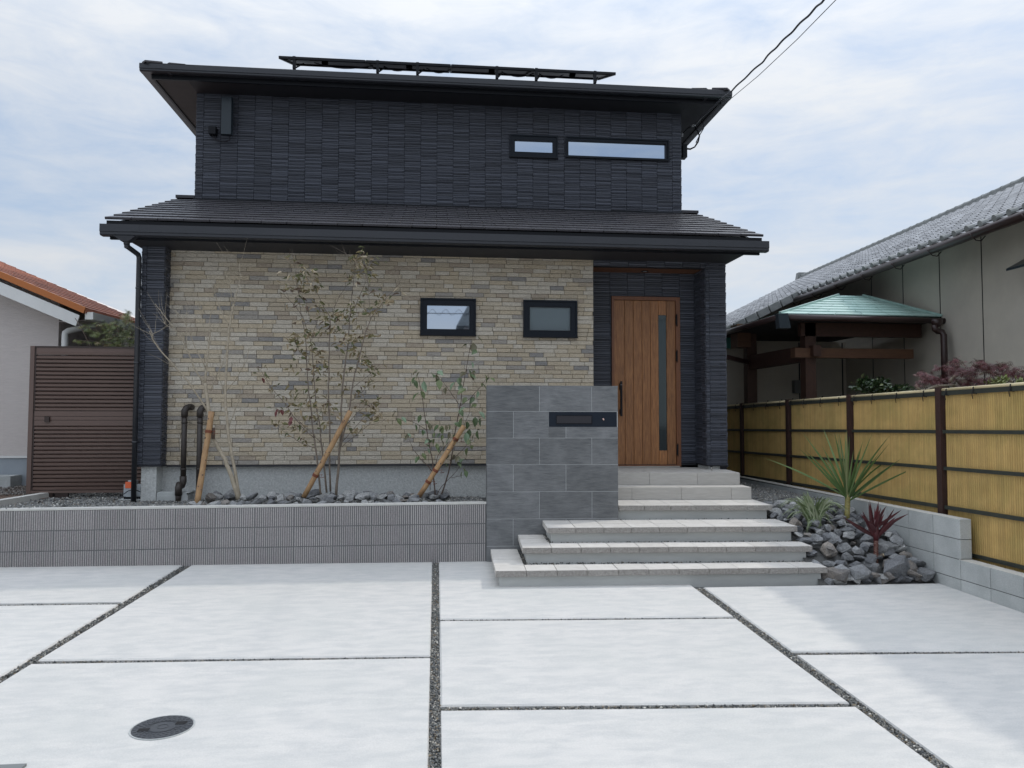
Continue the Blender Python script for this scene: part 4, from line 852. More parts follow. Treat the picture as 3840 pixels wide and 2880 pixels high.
MB().box(r_[0] + .02, r_[1] + .02, 10.21, 10.36, r_[2] - .03, r_[2] + .0).build('rubber_base', m_black, bl); MB().box(r_[0] - .03, r_[1] + .04, 10.15, 10.4, GZ - .05, r_[2] - .031).build('base_slab', m_blk, bl)
MB().tube([Vector(at(*KB(110, 1130), Y=10.17)), Vector(at(*KB(190, 1060), Y=10.16)), Vector(at(*KB(270, 1020), Y=10.17)), Vector(at(*KB(480, 1030), Y=10.17)), Vector(at(*KB(560, 1060), Y=10.2))], .006, 6).build('cable', m_cable, bl)

# ------------------------------------------------------------------ neighbour's pink-beige house at the left
nl = thing('beige_house', (-8, 14, .6), 'single storey pinkish beige house with orange tiled roof at the left edge', 'house')
YN = 12.1; nx1 = at(222, 1168, Y=YN)[0]; zg = .62
rise_x = lambda u, v, Y: at(u, v, Y=Y)
# verge line (front) in plane YV
YV = 11.75; v0 = at(0, 1028, Y=YV); v1 = at(308, 1158, Y=YV); sl_ = (v1[2] - v0[2]) / (v1[0] - v0[0])
MB().prism([(-14, YN, zg - .2), (nx1, YN, zg - .2), (nx1, YN, v1[2] + .15), (-14, YN, v1[2] + (-14 - v1[0]) * sl_ - .2)], (0, 9, 0)).build('wall', m_wallL, nl)
MB().box(-14, nx1 + .012, YN - .03, YN + 9, zg - .3, at(50, 1717, Y=YN)[2]).build('foundation', m_foundL, nl); MB().box(-14, nx1 + .02, YN - .045, YN - .031, at(50, 1717, Y=YN)[2], at(50, 1709, Y=YN)[2]).build('drip_flashing', m_white, nl)
# eave line recedes
e0 = np.array(v1) + np.array([.06, 0, 0]); e1 = at(510, 1222, Z=e0[2] - .06); dv = np.array([e1[0] - e0[0], e1[1] - e0[1], 0]); dv /= np.linalg.norm(dv); eL = 9.0
xl = -13.5; ridge_dx = xl - e0[0]
p0 = np.array([e0[0], YV, e0[2]]); p1 = p0 + dv * eL; up_ = np.array([ridge_dx, 0, ridge_dx * sl_]); 
N_ = np.cross(dv, up_); N_ /= np.linalg.norm(N_)
RP = (*N_, N_ @ p0)
fa = at(0, 1006, P=RP); fb = at(500, 1198, P=RP); 
tfar = max(2.5, min(12, ((fa - p0) @ dv + (fb - p0) @ dv) / 2)); p1 = p0 + dv * tfar
MB().prism([tuple(p0), tuple(p1), tuple(p1 + up_), tuple(p0 + up_)], (0, 0, -.06)).build('roof', m_roofL, nl)
tw_ = []; nrow = 48
rt = MB()
for k in range(nrow):
    a = up_ * (k / nrow); b = up_ * ((k + 1) / nrow); zz = .018
    for j in range(int(tfar / .3)):
        q0 = p0 + dv * (j * .3); q1 = p0 + dv * (j * .3 + .29); lift = np.array([0, 0, .016])
        rt.add([q0 + a + lift, q1 + a + lift, q1 + b + lift * .3, q0 + b + lift * .3, q0 + a, q1 + a], [(0, 1, 2, 3), (4, 5, 1, 0)])
rt.build('roof_tile_field', m_roofL, nl, kind='stuff')
vg = MB(); vg.prism([(p0[0], YV - .03, p0[2] + .02), tuple(np.array([p0[0], YV - .03, p0[2] + .02]) + up_), tuple(np.array([p0[0], YV - .03, p0[2] - .055]) + up_), (p0[0] - .03, YV - .03, p0[2] - .07)], (0, .14, 0)); vg.build('verge_tile', m_verge, nl)
fz = MB(); fz.prism([(p0[0] - .09, YV - .01, p0[2] - .10), tuple(np.array([p0[0] - .09, YV - .01, p0[2] - .052 - .09 * sl_ * 0 - .045]) + up_), tuple(np.array([p0[0] - .14, YV - .01, p0[2] - .262]) + up_), (p0[0] - .14, YV - .01, p0[2] - .262)], (0, .03, 0)); fz.build('bargeboard', m_white, nl)
MB().prism([(p0[0] - .12, YV + .021, p0[2] - .22), tuple(np.array([p0[0] - .12, YV + .021, p0[2] - .22]) + up_), tuple(np.array([p0[0] - .12, YN, p0[2] - .22]) + up_), (p0[0] - .12, YN, p0[2] - .22)], (0, 0, -.01)).build('verge_soffit', m_white, nl)
gq = MB(); ga_ = p0 + dv * .02 + np.array([.03, 0, -.10]); gbq = ga_ + dv * (tfar - .1); gq.bar(ga_, gbq, .12, .11); gut2 = gq.build('gutter', m_white, nl)
MB().prism([tuple(p0 + np.array([-.05, .1, -.15])), tuple(p1 + np.array([-.05, 0, -.15])), (nx1 + dv[0] * tfar, p1[1], p0[2] - .15), (nx1, YN, p0[2] - .15)], (0, 0, -.01)).build('soffit', m_wallL, nl)
KL = lambda x, y: (x / 3.95, 980 + y / 3.95)
MB().tube([Vector(at(*KL(1420, 900), Y=12.25)), Vector(at(*KL(1400, 950), Y=12.2)), Vector(at(*KL(1010, 1030), Y=12.0)), Vector(at(*KL(965, 1060), Y=11.99)), Vector(at(*KL(962, 1110), Y=11.98)), (at(*KL(962, 1110), Y=11.98)[0], 11.98, .6)], .045, 12).build('downspout', m_white, nl)
r3 = rect(*KL(1240, 1175), *KL(1540, 1400), 13.6)
MB().box(-8.6, at(60, 1800, Y=11.9)[0], 11.75, 12.05, zg - .1, at(60, 1783, Y=11.9)[2]).build('step', m_blk, nl)
# soil and kerb between the plots
MB().quad((-14, 10.3, GZ + .02), (-5.0, 10.3, GZ + .0), (-5.0, 22, GZ + .02), (-14, 22, GZ + .02)).build('soil', m_soil, kind='structure')
k0 = at(0, 1874, Z=GZ + .06); k1 = at(145, 1851, Z=GZ + .06); kd = (k1 - k0); kk0 = k0 - kd * 3; kk1 = k1 + kd * 1.2
tagm(MB().bar((kk0[0], kk0[1], GZ), (kk1[0], kk1[1], GZ), .1, .12).build('boundary_kerb', m_cap), 'pale concrete kerb between the gravel and the brown soil at the left edge', 'kerb')
sp = []
for _ in range(2500): sp.append((rnd(-8.5, -5.1), rnd(10.6, 12.0), GZ + .025 + rnd(-.005, .005)))
pebbles(sp, .008, .022, 'soil_stones', m_rockb)

# ------------------------------------------------------------------ concrete block wall at the right
XB = 5.129
bwl = thing('block_wall', (XB + .06, 9, 0), 'grey concrete block boundary wall stepping down along the rock bed', 'wall')
cr_ = MB(); cr_.box(XB + .006, XB + .114, 7.01, 15, -.2, .664); cr_.box(XB + .006, XB + .114, 1.2, 7.005, -.2, .272); cr_.build('mortar', m_mort, bwl)
items = []
zr_ = [.672, .477, .281, .088, -.10]
def zrow(i, y): return zr_[i] - .006 * (y - 7)
for i in range(4):
    y = 6.972 - (0 if i < 2 else 12 * .4)
    while y < 13.5:
        a, b = y, y + .4; zt, zb_ = zrow(i, a + .2), zrow(i + 1, a + .2)
        if i >= 2 and a < 6.9 and i == 2: pass
        z1 = zt - .006 if not (i == 0) else zt
        items.append((10 / max(1, a), Matrix.Translation((XB + .008, (a + b) / 2, (z1 + zb_) / 2 + .001)) @ Matrix.Rotation(-math.pi / 2, 4, 'Z') @ Matrix.Diagonal((.4 - .007, .016, z1 - zb_ - .002, 1)))); y += .4
pieces([(s, m @ Matrix.Identity(4)) for s, m in items], 'block', bwl, m_blk, unit_block((.39, .016, .19), .002))
e_ = [(1, boxm(XB + .001, XB + .12, 6.966, 7.0, zr_[1] + .001, zr_[0])), (1, boxm(XB + .001, XB + .12, 6.966, 7.0, zr_[2] + .006, zr_[1] - .006))]
pieces(e_, 'end_block', bwl, m_blk, unit_full((.12, .04, .2), .002))
MB().box(XB + .0005, XB + .12, 7.001, 15, .6641, .6725).build('coping', m_cap, bwl); MB().box(XB + .0005, XB + .12, 1.2, 6.99, .2725, .281).build('coping', m_cap, bwl)

# ------------------------------------------------------------------ artificial bamboo fence
XF = 5.33
fe = thing('bamboo_fence', (XF, 9.5, .2), 'mustard coloured artificial bamboo fence with dark posts and black rails behind the block wall', 'fence')
def fz_(y, z): return z - .0125 * (y - 7.47)
posts = [5.74, 7.473, 9.211, 10.92, 12.648, 14.38]
for y in posts: MB().box(XF - .045, XF + .045, y - .04, y + .04, .0, fz_(y, 1.99)).build('post', m_post, fe)
items = []; y = 5.3; PC = .0292
CU = MB(); 
rings = [0, .2, .205, .215, .22, .5, .505, .515, .52, .8, .805, .815, .82, 1.0]; rr = [1, 1, 1.2, 1.2, .97, 1, 1.2, 1.2, .97, 1, 1.2, 1.2, .97, .99]
N6 = 5; V = []; 
for t, r in zip(rings, rr): V += [(-math.cos(a) * r, math.sin(a) * r, t) for a in [(-.5 + k / (N6 - 1)) * math.pi for k in range(N6)]]
Fs = [(i * N6 + k, (i + 1) * N6 + k, (i + 1) * N6 + k + 1, i * N6 + k + 1) for i in range(len(rings) - 1) for k in range(N6 - 1)]
can = bpy.data.meshes.new('cane'); can.from_pydata(V, [], Fs); can.materials.append(m_bamb); can.polygons.foreach_set('use_smooth', [True] * len(Fs)); can.update()
cans = []
nn = 0
while y < 14.2 and nn < 300:
    if all(abs(y - p) > .045 for p in posts):
        zb_ = .12 - rnd(0, .9); ztp = fz_(y, 1.93); flip = random.random() < .5; L_ = rnd(1.9, 2.5)
        link('cane', can, fe, mw=Matrix.Translation((XF + .012, y, zb_)) @ Matrix.Diagonal((.0148, .0148, ztp - zb_, 1))); nn += 1
    y += PC
backp = MB().box(XF + .0135, XF + .02, 5.3, 14.3, .1, 1.8).build('backing_panel', m_bamb, fe)
def railbar(z, h, y0, y1, dx, mat, name, rad=None):
    for a, b in zip([y0] + posts, posts + [y1]):
        if b <= a: continue
        a2, b2 = max(a + .041, y0), min(b - .041, y1); m = MB()
        if b2 - a2 < .05: continue
        if rad: m.tube([(XF - dx, a2, fz_(a2, z)), (XF - dx, b2, fz_(b2, z))], rad, 10)
        else: m.bar((XF - dx, a2, fz_(a2, z)), (XF - dx, b2, fz_(b2, z)), .022, h)
        m.build(name, mat, fe)
posts_sorted = posts
for z, h in ((1.523, .036), (1.14, .036), (.735, .038), (.30, .036)): railbar(z, h, 5.2, 14.3, .014, m_rail, 'rail')
railbar(1.925, .045, 5.2, 14.3, .016, m_rail, 'top_rail'); railbar(1.962, 0, 5.2, 14.3, .012, m_bambt, 'bamboo_cap', rad=.017)
for a, b in zip(posts, posts[1:]):
    for t in (.14, .42, .70, .93):
        y = lerp(a, b, t); z = fz_(y, 1.95); k = MB(); k.tube([(XF + .012, y - .004, z - .05), (XF - .035, y - .005, z - .045), (XF - .034, y, z + .012), (XF, y, z + .032), (XF + .02, y, z + .01)], .006, 6)
        k.tube([(XF - .036, y, z - .0), (XF - .04, y + .01, z - .05), (XF - .034, y + .006, z - .10)], .004, 5); k.tube([(XF - .01, y, z + .025), (XF - .02, y - .03, z + .05), (XF - .015, y - .045, z + .045)], .004, 5); k.build('tie', m_tie, fe)

# ------------------------------------------------------------------ rocks
def rock_mesh(seed, mat):
    rs = np.random.RandomState(seed); bm = bmesh.new(); pts = rs.randn(18, 3); pts /= np.linalg.norm(pts, axis=1)[:, None]; pts *= np.array([1, .8, .72]) * rs.uniform(.78, 1.14, (18, 1))
    for p in pts: bm.verts.new(p * .5)
    bmesh.ops.convex_hull(bm, input=bm.verts[:]); bmesh.ops.delete(bm, geom=[v for v in bm.verts if not v.link_faces], context='VERTS')
    bmesh.ops.dissolve_limit(bm, angle_limit=R(12), verts=bm.verts[:], edges=bm.edges[:])
    bmesh.ops.bevel(bm, geom=bm.edges[:], offset=.006, segments=1, affect='EDGES'); me = bpy.data.meshes.new('rock'); bm.to_mesh(me); bm.free(); me.materials.append(mat); return me
RM = [rock_mesh(i, m_rockd) for i in range(8)]; RG = [rock_mesh(20 + i, m_rock) for i in range(8)]; RP = [rock_mesh(40 + i, m_rockp) for i in range(6)]; RB = [rock_mesh(50 + i, m_rockb) for i in range(6)]
BED = [(7.33, .02), (7.5, .14), (7.8, .28), (8.2, .40), (8.7, .50), (9.2, .57), (9.8, .60), (14, .6)]
def bedz(y): return float(np.interp(y, [b[0] for b in BED], [b[1] for b in BED]))
bd = MB(); ysb = [b[0] for b in BED]
for a, b in zip(ysb, ysb[1:]): bd.quad((3.9, a, bedz(a) - .07), (5.14, a, bedz(a) - .07), (5.14, b, bedz(b) - .07), (3.9, b, bedz(b) - .07))
bd.build('rock_bed_soil', m_grbed, kind='structure')
def put_rock(x, y, z, s, brown, label, group):
    me = random.choice(RB if brown else RM); o = link('rock', me, None, mw=Matrix.Translation((x, y, z)) @ Euler((rnd(-.45, .45), rnd(-.45, .45), rnd(0, 6.28))).to_matrix().to_4x4() @ Matrix.Diagonal((s * rnd(.85, 1.25), s * rnd(.8, 1.1), s * rnd(.7, 1.05), 1)))
    tagm(o, label, 'rock', group)
placed = []
def scatter(n, fx, fy, fs, fz, reg, tries=9000, dens=.62):
    out = []; t = 0
    while len(out) < n and t < tries:
        t += 1; x, y = fx(), fy(); s = fs(y)
        if reg and not reg(x, y): continue
        if all((x - a) ** 2 + (y - b) ** 2 > (dens * (s + q) / 2) ** 2 for a, b, q in out): out.append((x, y, s))
    return out
TONES = [('dark grey', RM[:6]), ('grey', RG), ('pale grey', RP), ('brown stained', RB)]
def where_r(x, y):
    if x > 4.88: return 'against the foot of the block wall'
    if x < 4.24:
        for yy, w_ in ((7.52, 'lowest'), (7.88, 'second'), (8.2, 'third')):
            if y < yy + .25: return 'touching the end of the %s step' % w_
        return 'beside the end of the fourth step'
    if y > 8.2 and x < 4.75: return 'under the striped grass clump'
    if y > 8.15: return 'around the stem of the green cordyline'
    if y < 7.55: return 'in the front row of the rock bed'
    if y < 7.85: return 'close round the burgundy cordyline'
    return 'in the middle of the rock bed'
def where_l(x, y):
    if x < -2.3: return 'behind the ribbed wall near the pale log stake'
    if x < -1.7: return 'behind the ribbed wall under the leafless tree'
    if x < -.75: return 'behind the ribbed wall round the dry leaved tree'
    if x < -.35: return 'behind the ribbed wall between the leafy trees'
    return 'behind the ribbed wall under the broad leaved tree'
def rock(x, y, z, s, tone, wh, group, lab=None):
    nm, ms_ = TONES[tone]; me = random.choice(ms_); fl_ = random.random(); fz = rnd(.42, .6) if fl_ < .3 else rnd(.75, 1.05); ex = rnd(1.25, 1.45) if fl_ > .75 else rnd(.85, 1.1)
    o = link('rock', me, None, mw=Matrix.Translation((x, y, z)) @ Euler((rnd(-.35, .35), rnd(-.35, .35), rnd(0, 6.28))).to_matrix().to_4x4() @ Matrix.Diagonal((s * ex, s * rnd(.8, 1.1), s * fz, 1)))
    shp = 'flat' if fl_ < .3 else ('long' if fl_ > .75 else 'chunky'); sz = 'small' if s < .13 else ('large' if s > .2 else 'middling')
    tagm(o, lab or '%s %s %s rock %s' % (sz, shp, nm, wh), 'rock', group)
def pick(): return random.choices((0, 1, 2, 3), (4, 5, 2, 1.6))[0]
rk = scatter(118, lambda: rnd(4.03, 5.08), lambda: rnd(7.40, 9.3), lambda y: rnd(.13, .27) if y < 8.1 else rnd(.11, .21), None, None)
rk2 = scatter(80, lambda: rnd(4.06, 5.02), lambda: rnd(7.48, 9.0), lambda y: rnd(.10, .2), None, None)
for x, y, s in rk: rock(x, y, bedz(y) - .02 + s * .12, s, pick(), where_r(x, y), 'rocks right of the steps')
for x, y, s in rk2:
    if random.random() < .6: rock(x, y, bedz(y) + .05 + s * .1, s, pick(), where_r(x, y), 'rocks right of the steps')
for i in range(26): x_ = 4.0 + 1.1 * (i + rnd(.2, .8)) / 26; rock(x_, rnd(7.365, 7.41), rnd(.0, .07), rnd(.12, .18), pick(), 'wedged low in the front row of the bed', 'rocks right of the steps')
for x_, y_, z_ in ((4.0, 7.75, .22), (3.99, 7.62, .12), (4.0, 8.02, .38), (4.0, 7.5, .06)): rock(x_, y_, z_, .16, pick(), where_r(4.0, y_), 'rocks right of the steps')
for i, (x, y, s, t_, l_) in enumerate(((4.06, 7.40, .27, 3, 'brown stained rock tucked under the end of the lowest step, first of the front row'), (4.33, 7.38, .31, 1, 'broad grey rock second from the steps in the front row of the rock bed'), (4.57, 7.38, .20, 2, 'pale angular rock left of the biggest rock in the front row'), (4.76, 7.40, .37, 0, 'biggest angular rock of the bed, in front of the burgundy cordyline'), (4.93, 7.40, .25, 3, 'brownish rock right of the biggest one in the front row'), (5.05, 7.38, .25, 1, 'pointed grey rock at the right end of the front row by the block wall'), (4.86, 7.72, .30, 1, 'long grey rock leaning right of the burgundy cordyline'), (4.52, 7.5, .24, 0, 'dark rock standing behind the front row left of the burgundy cordyline'))):
    rock(x, y, -.02 + s * .32 if y < 7.45 else bedz(y) + .03, s, t_, '', 'rocks right of the steps', l_)
rl = scatter(95, lambda: rnd(-2.75, .15), lambda: rnd(9.02, 9.6), lambda y: rnd(.10, .21), None, lambda x, y: y < 9.62 and (x > -2.65 or y < 9.2))
for x, y, s in rl: rock(x, y, .625 + s * .18 + .05 * (y > 9.2), s * 1.05, random.choices((0, 1, 2, 3), (2, 5, 5, 1))[0], where_l(x, y), 'rocks behind the ribbed wall')
_by = {}
for o in [o for o in bpy.data.objects if o.name.split('.')[0] == 'rock']: _by.setdefault(o['label'], []).append(o)
ORD = ['second', 'third', 'fourth', 'fifth', 'sixth', 'seventh', 'eighth', 'ninth', 'tenth', 'eleventh', 'twelfth', 'thirteenth', 'fourteenth', 'fifteenth'] + ['further'] * 60
for lab_, os_ in _by.items():
    if len(os_) > 1:
        os_.sort(key=lambda o: o.location.x / o.location.y)
        for i_, o in enumerate(os_): o['label'] = lab_.replace('behind the ribbed wall ', 'in the raised bed ') + (', leftmost' if i_ == 0 else ', rightmost' if i_ == len(os_) - 1 else ', %s from left' % ORD[i_ - 1])
g2 = []
for _ in range(12000):
    y = rnd(8.9, 13.6); g2.append((rnd(4.0, 5.12), y, bedz(y) - .005 + rnd(-.006, .004)))
pebbles(g2, .008, .018, 'gravel', m_gravel)
g3 = [(rnd(.15, .58), rnd(8.95, 9.6), .655 + rnd(-.01, .01)) for _ in range(900)]; pebbles(g3, .009, .019, 'gravel', m_gravel)

# ------------------------------------------------------------------ manhole and the corner cover
mc = g(345 * 1.736, 1568 * 1.736); mh = thing('manhole_cover', (mc[0], mc[1], gz(mc[1])), 'round dark cast iron manhole cover set into the concrete drive', 'manhole cover')
e1 = g(*B3(868, 1250)); e2 = g(*B3(1360, 1150)); rad = np.linalg.norm(e1[:2] - e2[:2]) / 2 * .93; mc = np.array([(e1[0] + e2[0]) / 2, (e1[1] + e2[1]) / 2 + .01]); zc = gz(mc[1]) + .003
def disc(mb, r0, r1, z0, z1, n=64, c=mc):
    V = []; 
    for r, z in ((r0, z1), (r1, z1), (r1, z0), (r0, z0)): V += [(c[0] + r * math.cos(2 * math.pi * k / n), c[1] + r * math.sin(2 * math.pi * k / n), z) for k in range(n)]
    mb.add(V, [(a * n + k, ((a + 1) % 4) * n + k, ((a + 1) % 4) * n + (k + 1) % n, a * n + (k + 1) % n) for a in range(4) for k in range(n)])
ringm = MB(); disc(ringm, rad * .965, rad, zc - .03, zc + .001); ringm.build('rim', m_blk, mh)
pl_ = MB(); pl_.tube([(mc[0], mc[1], zc - .03), (mc[0], mc[1], zc + .0005)], rad * .94, 64, smooth=False); pl_.build('plate', m_iron, mh)
rel = MB()
for r in (.16, .42, .47): disc(rel, rad * r, rad * (r + .02), zc, zc + .0028)
for k in range(26):
    for r0, r1 in ((.52, .62), (.66, .76), (.80, .90)):
        a = 2 * math.pi * (k + (.5 if r0 == .66 else 0)) / 26; c_, s_ = math.cos(a), math.sin(a); rel.bar((mc[0] + rad * r0 * c_, mc[1] + rad * r0 * s_, zc + .0015), (mc[0] + rad * r1 * c_, mc[1] + rad * r1 * s_, zc + .0015), rad * .07, .003)
rel.build('relief', m_iron, mh)
for sgn in (-1, 1):
    a = math.atan2(e2[1] - e1[1], e2[0] - e1[0]) ; x, y = mc[0] + sgn * math.cos(a) * rad * .58, mc[1] + sgn * math.sin(a) * rad * .55; MB().bar((x - .028, y, zc + .0028), (x + .028, y, zc + .0028), .04, .002).build('lift_hole', m_hole, mh)
q = g(100, 2872); cv = MB(); cv.box(q[0] - .6, q[0], q[1] - .5, q[1], gz(q[1]) - .05, gz(q[1]) + .012); tagm(cv.build('cover_plate', m_box), 'grey metal cover plate cut by the lower left corner', 'cover')

# ------------------------------------------------------------------ neighbour's house with the kawara roof
Dn = Vector((.055, .9985, 0)); Nn = Vector((.9985, -.055, 0)); E0 = Vector((6.99, 8.254, 4.146)) - Dn * 0; sR = .5
o_al = E0.dot(Dn); o_up = E0.dot(Nn)
def nr(a, u, z): v = Dn * a + Nn * (o_up + u); return Vector((v.x, v.y, z))         # along, out from the eave, height
def rz_(u): return 4.146 + sR * u
kr = thing('kawara_house', tuple(nr(12, 3, .5)), 'neighbouring beige walled house with grey wave tile roof at the right', 'house')
RPk = (-sR * Nn.x, -sR * Nn.y, 1, 4.146 - sR * o_up)
C6 = lambda x, y: (2640 + x / 1.8433, 600 + y / 1.8433)
def onr(x, y): p = Vector(at(*C6(x, y), P=RPk)); return p.dot(Dn), p.dot(Nn) - o_up
RIDGE = 4.38; FAR = 24.9; BRK = 14.9; LOW = -2.3
deck = MB(); a0, a1 = 3.0, FAR
deck.add([nr(a0, 0.05, rz_(.05) - .03), nr(a1, 0.05, rz_(.05) - .03), nr(a1, RIDGE, rz_(RIDGE) - .03), nr(a0, RIDGE, rz_(RIDGE) - .03), nr(a0, 2 * RIDGE, 4.1), nr(a1, 2 * RIDGE, 4.1)], [(0, 3, 2, 1), (3, 4, 5, 2)])
deck.add([nr(BRK, LOW, rz_(LOW) - .03), nr(a1, LOW, rz_(LOW) - .03), nr(a1, .05, rz_(.05) - .03), nr(BRK, .05, rz_(.05) - .03)], [(0, 3, 2, 1)])
rf = deck.build('roof', m_kawend, kr)
prof = [(-.5, .0), (-.36, -.02), (-.18, -.045), (0, -.05), (.16, -.03), (.26, .02), (.33, .075), (.40, .10), (.46, .085), (.5, .03)]
V = []; 
for yy, lz in ((-.5, .03), (.5, .0)): V += [(p[0], yy, p[1] * .55 + lz) for p in prof]
V += [(p[0], -.5, p[1] * .55 + .03 - .03) for p in prof]; m_ = len(prof)
Fs = [(i, i + 1, m_ + i + 1, m_ + i) for i in range(m_ - 1)] + [(2 * m_ + i, 2 * m_ + i + 1, i + 1, i) for i in range(m_ - 1)]
TP, TE = .265, .235; items = []
def tile_m(a, u):
    # local x runs against 'along' so the roll sits the right way; local y runs up the slope
    ux = Vector((-Dn.x, -Dn.y, 0)); th_ = math.atan(sR); uy = Vector((Nn.x * math.cos(th_), Nn.y * math.cos(th_), math.sin(th_))); uz_ = ux.cross(uy)
    if uz_.z < 0: ux = -ux; uz_ = ux.cross(uy)
    o = nr(a, u, rz_(u)); return Matrix(((ux.x * TP, uy.x * TE * 1.14, uz_.x, o.x), (ux.y * TP, uy.y * TE * 1.14, uz_.y, o.y), (ux.z * TP, uy.z * TE * 1.14, uz_.z, o.z), (0, 0, 0, 1)))
a = 6.2; 
while a < FAR:
    u = LOW + .1 if a > BRK + .1 else .10
    while u < RIDGE - .05:
        items.append((100 / (a * a) * (1 if u > 0 else .9), tile_m(a + rnd(-.002, .002), u + rnd(-.003, .003)))); u += TE * math.cos(math.atan(sR))
    a += TP
pieces(items, 'roof_tile', rf, m_kaw, (V, Fs))
ends = []; a = 6.2
while a < BRK: ends.append((1, Matrix.Translation(nr(a - TP * .36 + .0, -.035, rz_(-.035) + .045)) @ Matrix.Rotation(math.atan2(Nn.y, Nn.x), 4, 'Z') @ Matrix.Rotation(math.pi / 2 - .3, 4, 'Y'))); a += TP
eu = MB(); eu.tube([(0, 0, -.05), (0, 0, .05)], [.046, .046], 12); pieces(ends, 'eave_cap', rf, m_kawend, (eu.v, eu.f))
vt = []
uu = -.9
a = BRK
vt = [(1, Matrix.Translation(nr(BRK - .02, u_, rz_(u_) + .03)) @ Matrix.Rotation(math.atan2(Nn.y, Nn.x), 4, 'Z') @ Matrix.Rotation(-math.atan(sR), 4, 'Y') @ Matrix.Diagonal((.25, .06, .16, 1))) for u_ in np.arange(LOW + .1, .1, .24)]
pieces(vt, 'verge_tile', rf, m_kawend, unit_full((.25, .05, .15), .012))
# ridge: stacked flat courses and half round caps
rg = MB(); z0 = rz_(RIDGE)
for i, (w, h) in enumerate(((.30, .035), (.26, .028), (.24, .028))):
    zz = z0 - .02 + sum((.035, .028, .028)[:i]); rg.bar(nr(3, RIDGE, zz + h / 2), nr(FAR - .3, RIDGE, zz + h / 2), w, h - .004)
rgo = sub(rg, 'ridge_course', m_kawend, rf)
a = 6.0; caps = []
while a < FAR - .3: caps.append((1, Matrix.Translation(nr(a + .15, RIDGE, z0 + .085)) @ Matrix.Rotation(math.atan2(Dn.y, Dn.x), 4, 'Z') @ Matrix.Rotation(math.pi / 2, 4, 'Y'))); a += .3
cu_ = MB(); cu_.tube([(0, 0, -.148), (0, 0, .10), (0, 0, .101), (0, 0, .148)], [.07, .07, .078, .078], 12); pieces(caps, 'ridge_cap', rf, m_kawend, (cu_.v, cu_.f))
og = MB(); og.prism([nr(FAR - .3, RIDGE - .2, z0 - .1), nr(FAR - .3, RIDGE + .2, z0 - .1), nr(FAR - .3, RIDGE + .14, z0 + .22), nr(FAR - .3, RIDGE - .14, z0 + .22)], Dn * .2); sub(og, 'ridge_end_tile', m_kawend, rf)
# eave underside, gutter, rafters
gr = MB(); gr.tube([nr(3, -.07, 4.06), nr(BRK + .1, -.07, 4.06)], .062, 12); gro = gr.build('gutter', m_gutR, kr)
gr2 = MB(); zg2 = rz_(LOW) - .10; gr2.tube([nr(BRK, LOW - .1, zg2), nr(FAR, LOW - .1, zg2)], .062, 12); gr2.build('gutter', m_gutR, kr)
for a in np.arange(6.6, 15, .93): h_ = MB(); h_.tube([nr(a, .06, 4.03), nr(a, .0, 3.965), nr(a, -.07, 3.975), nr(a, -.15, 4.06)], .008, 6); sub(h_, 'gutter_hook', m_gutR, gro)
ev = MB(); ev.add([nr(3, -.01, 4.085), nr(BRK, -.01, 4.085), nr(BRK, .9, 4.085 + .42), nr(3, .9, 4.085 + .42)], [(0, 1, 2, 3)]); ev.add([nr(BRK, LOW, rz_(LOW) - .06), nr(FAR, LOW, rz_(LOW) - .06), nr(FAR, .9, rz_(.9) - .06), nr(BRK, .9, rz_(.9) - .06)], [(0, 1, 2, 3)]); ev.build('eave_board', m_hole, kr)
for a in np.arange(5.7, BRK, .455): MB().bar(nr(a, .0, 4.05), nr(a, .75, 4.05 + .36), .045, .06).build('rafter', m_gutR, kr)
WO = .5
wl = MB(); wl.add([nr(3, WO, .2), nr(FAR - .5, WO, .2), nr(FAR - .5, WO, 4.32), nr(3, WO, 4.32), nr(3, WO + .15, .2), nr(FAR - .5, WO + .15, .2), nr(FAR - .5, WO + .15, 4.32), nr(3, WO + .15, 4.32)], [(0, 1, 2, 3), (7, 6, 5, 4), (0, 4, 5, 1), (2, 6, 7, 3), (1, 5, 6, 2), (0, 3, 7, 4)])
wlo = wl.build('wall', m_wallR, kr)
WP = (Nn.x, Nn.y, 0, o_up + WO)
for x, y in ((1915, 530), (1625, 640), (1373, 740), (1158, 830)):
    p = Vector(at(*C6(x, y), P=WP)); a = p.dot(Dn); sub(MB().bar(nr(a, WO - .002, .3), nr(a, WO - .002, 4.3), .012, .008, (Nn.x, Nn.y, 0)), 'panel_joint', m_hole, wlo)
# small hood at the right edge of the picture
p = Vector(at(*C6(2212, 735), P=(Nn.x, Nn.y, 0, o_up + WO - .12))); MB().prism([p + Vector((-.18, -.5, -.05)), p + Vector((.1, -.5, .1)), p + Vector((.1, .08, .1)), p + Vector((-.18, .08, -.05))], (0, 0, .03)).build('window_hood', m_ant, kr)

# copper roofed entrance canopy (part of the neighbour's house, standing before its wall)
cn = thing('copper_canopy', (7, 13, .5), 'timber entrance canopy with green copper hip roof before the beige wall', 'canopy')
pr_ = Vector(at(*C6(1648, 1080), P=WP)); YC = pr_.y; ZC = pr_.z
pl0 = Vector(at(*C6(525, 1068), Y=YC)); ZC = (ZC + pl0.z) / 2; XC0, XC1 = pl0.x, pr_.x
ax_ = Vector(at(*C6(930, 938), Y=YC + 1.5)); 
dep = 3.2; apf = Vector((ax_.x, YC + 1.5, ax_.z))
sR2 = (apf.z - ZC) / 1.5; print('CANOPY', YC, ZC, XC0, XC1, apf)
A_ = Vector((XC0, YC, ZC)); B_ = Vector((XC1, YC, ZC)); Bk = Vector((XC1, YC + dep, ZC)); Ck = Vector((XC0, YC + dep, ZC)); ap2 = Vector((apf.x, YC + 1.7, apf.z)); apr = Vector((max(apf.x + .05, XC1 - .0), YC + 1.5, apf.z))
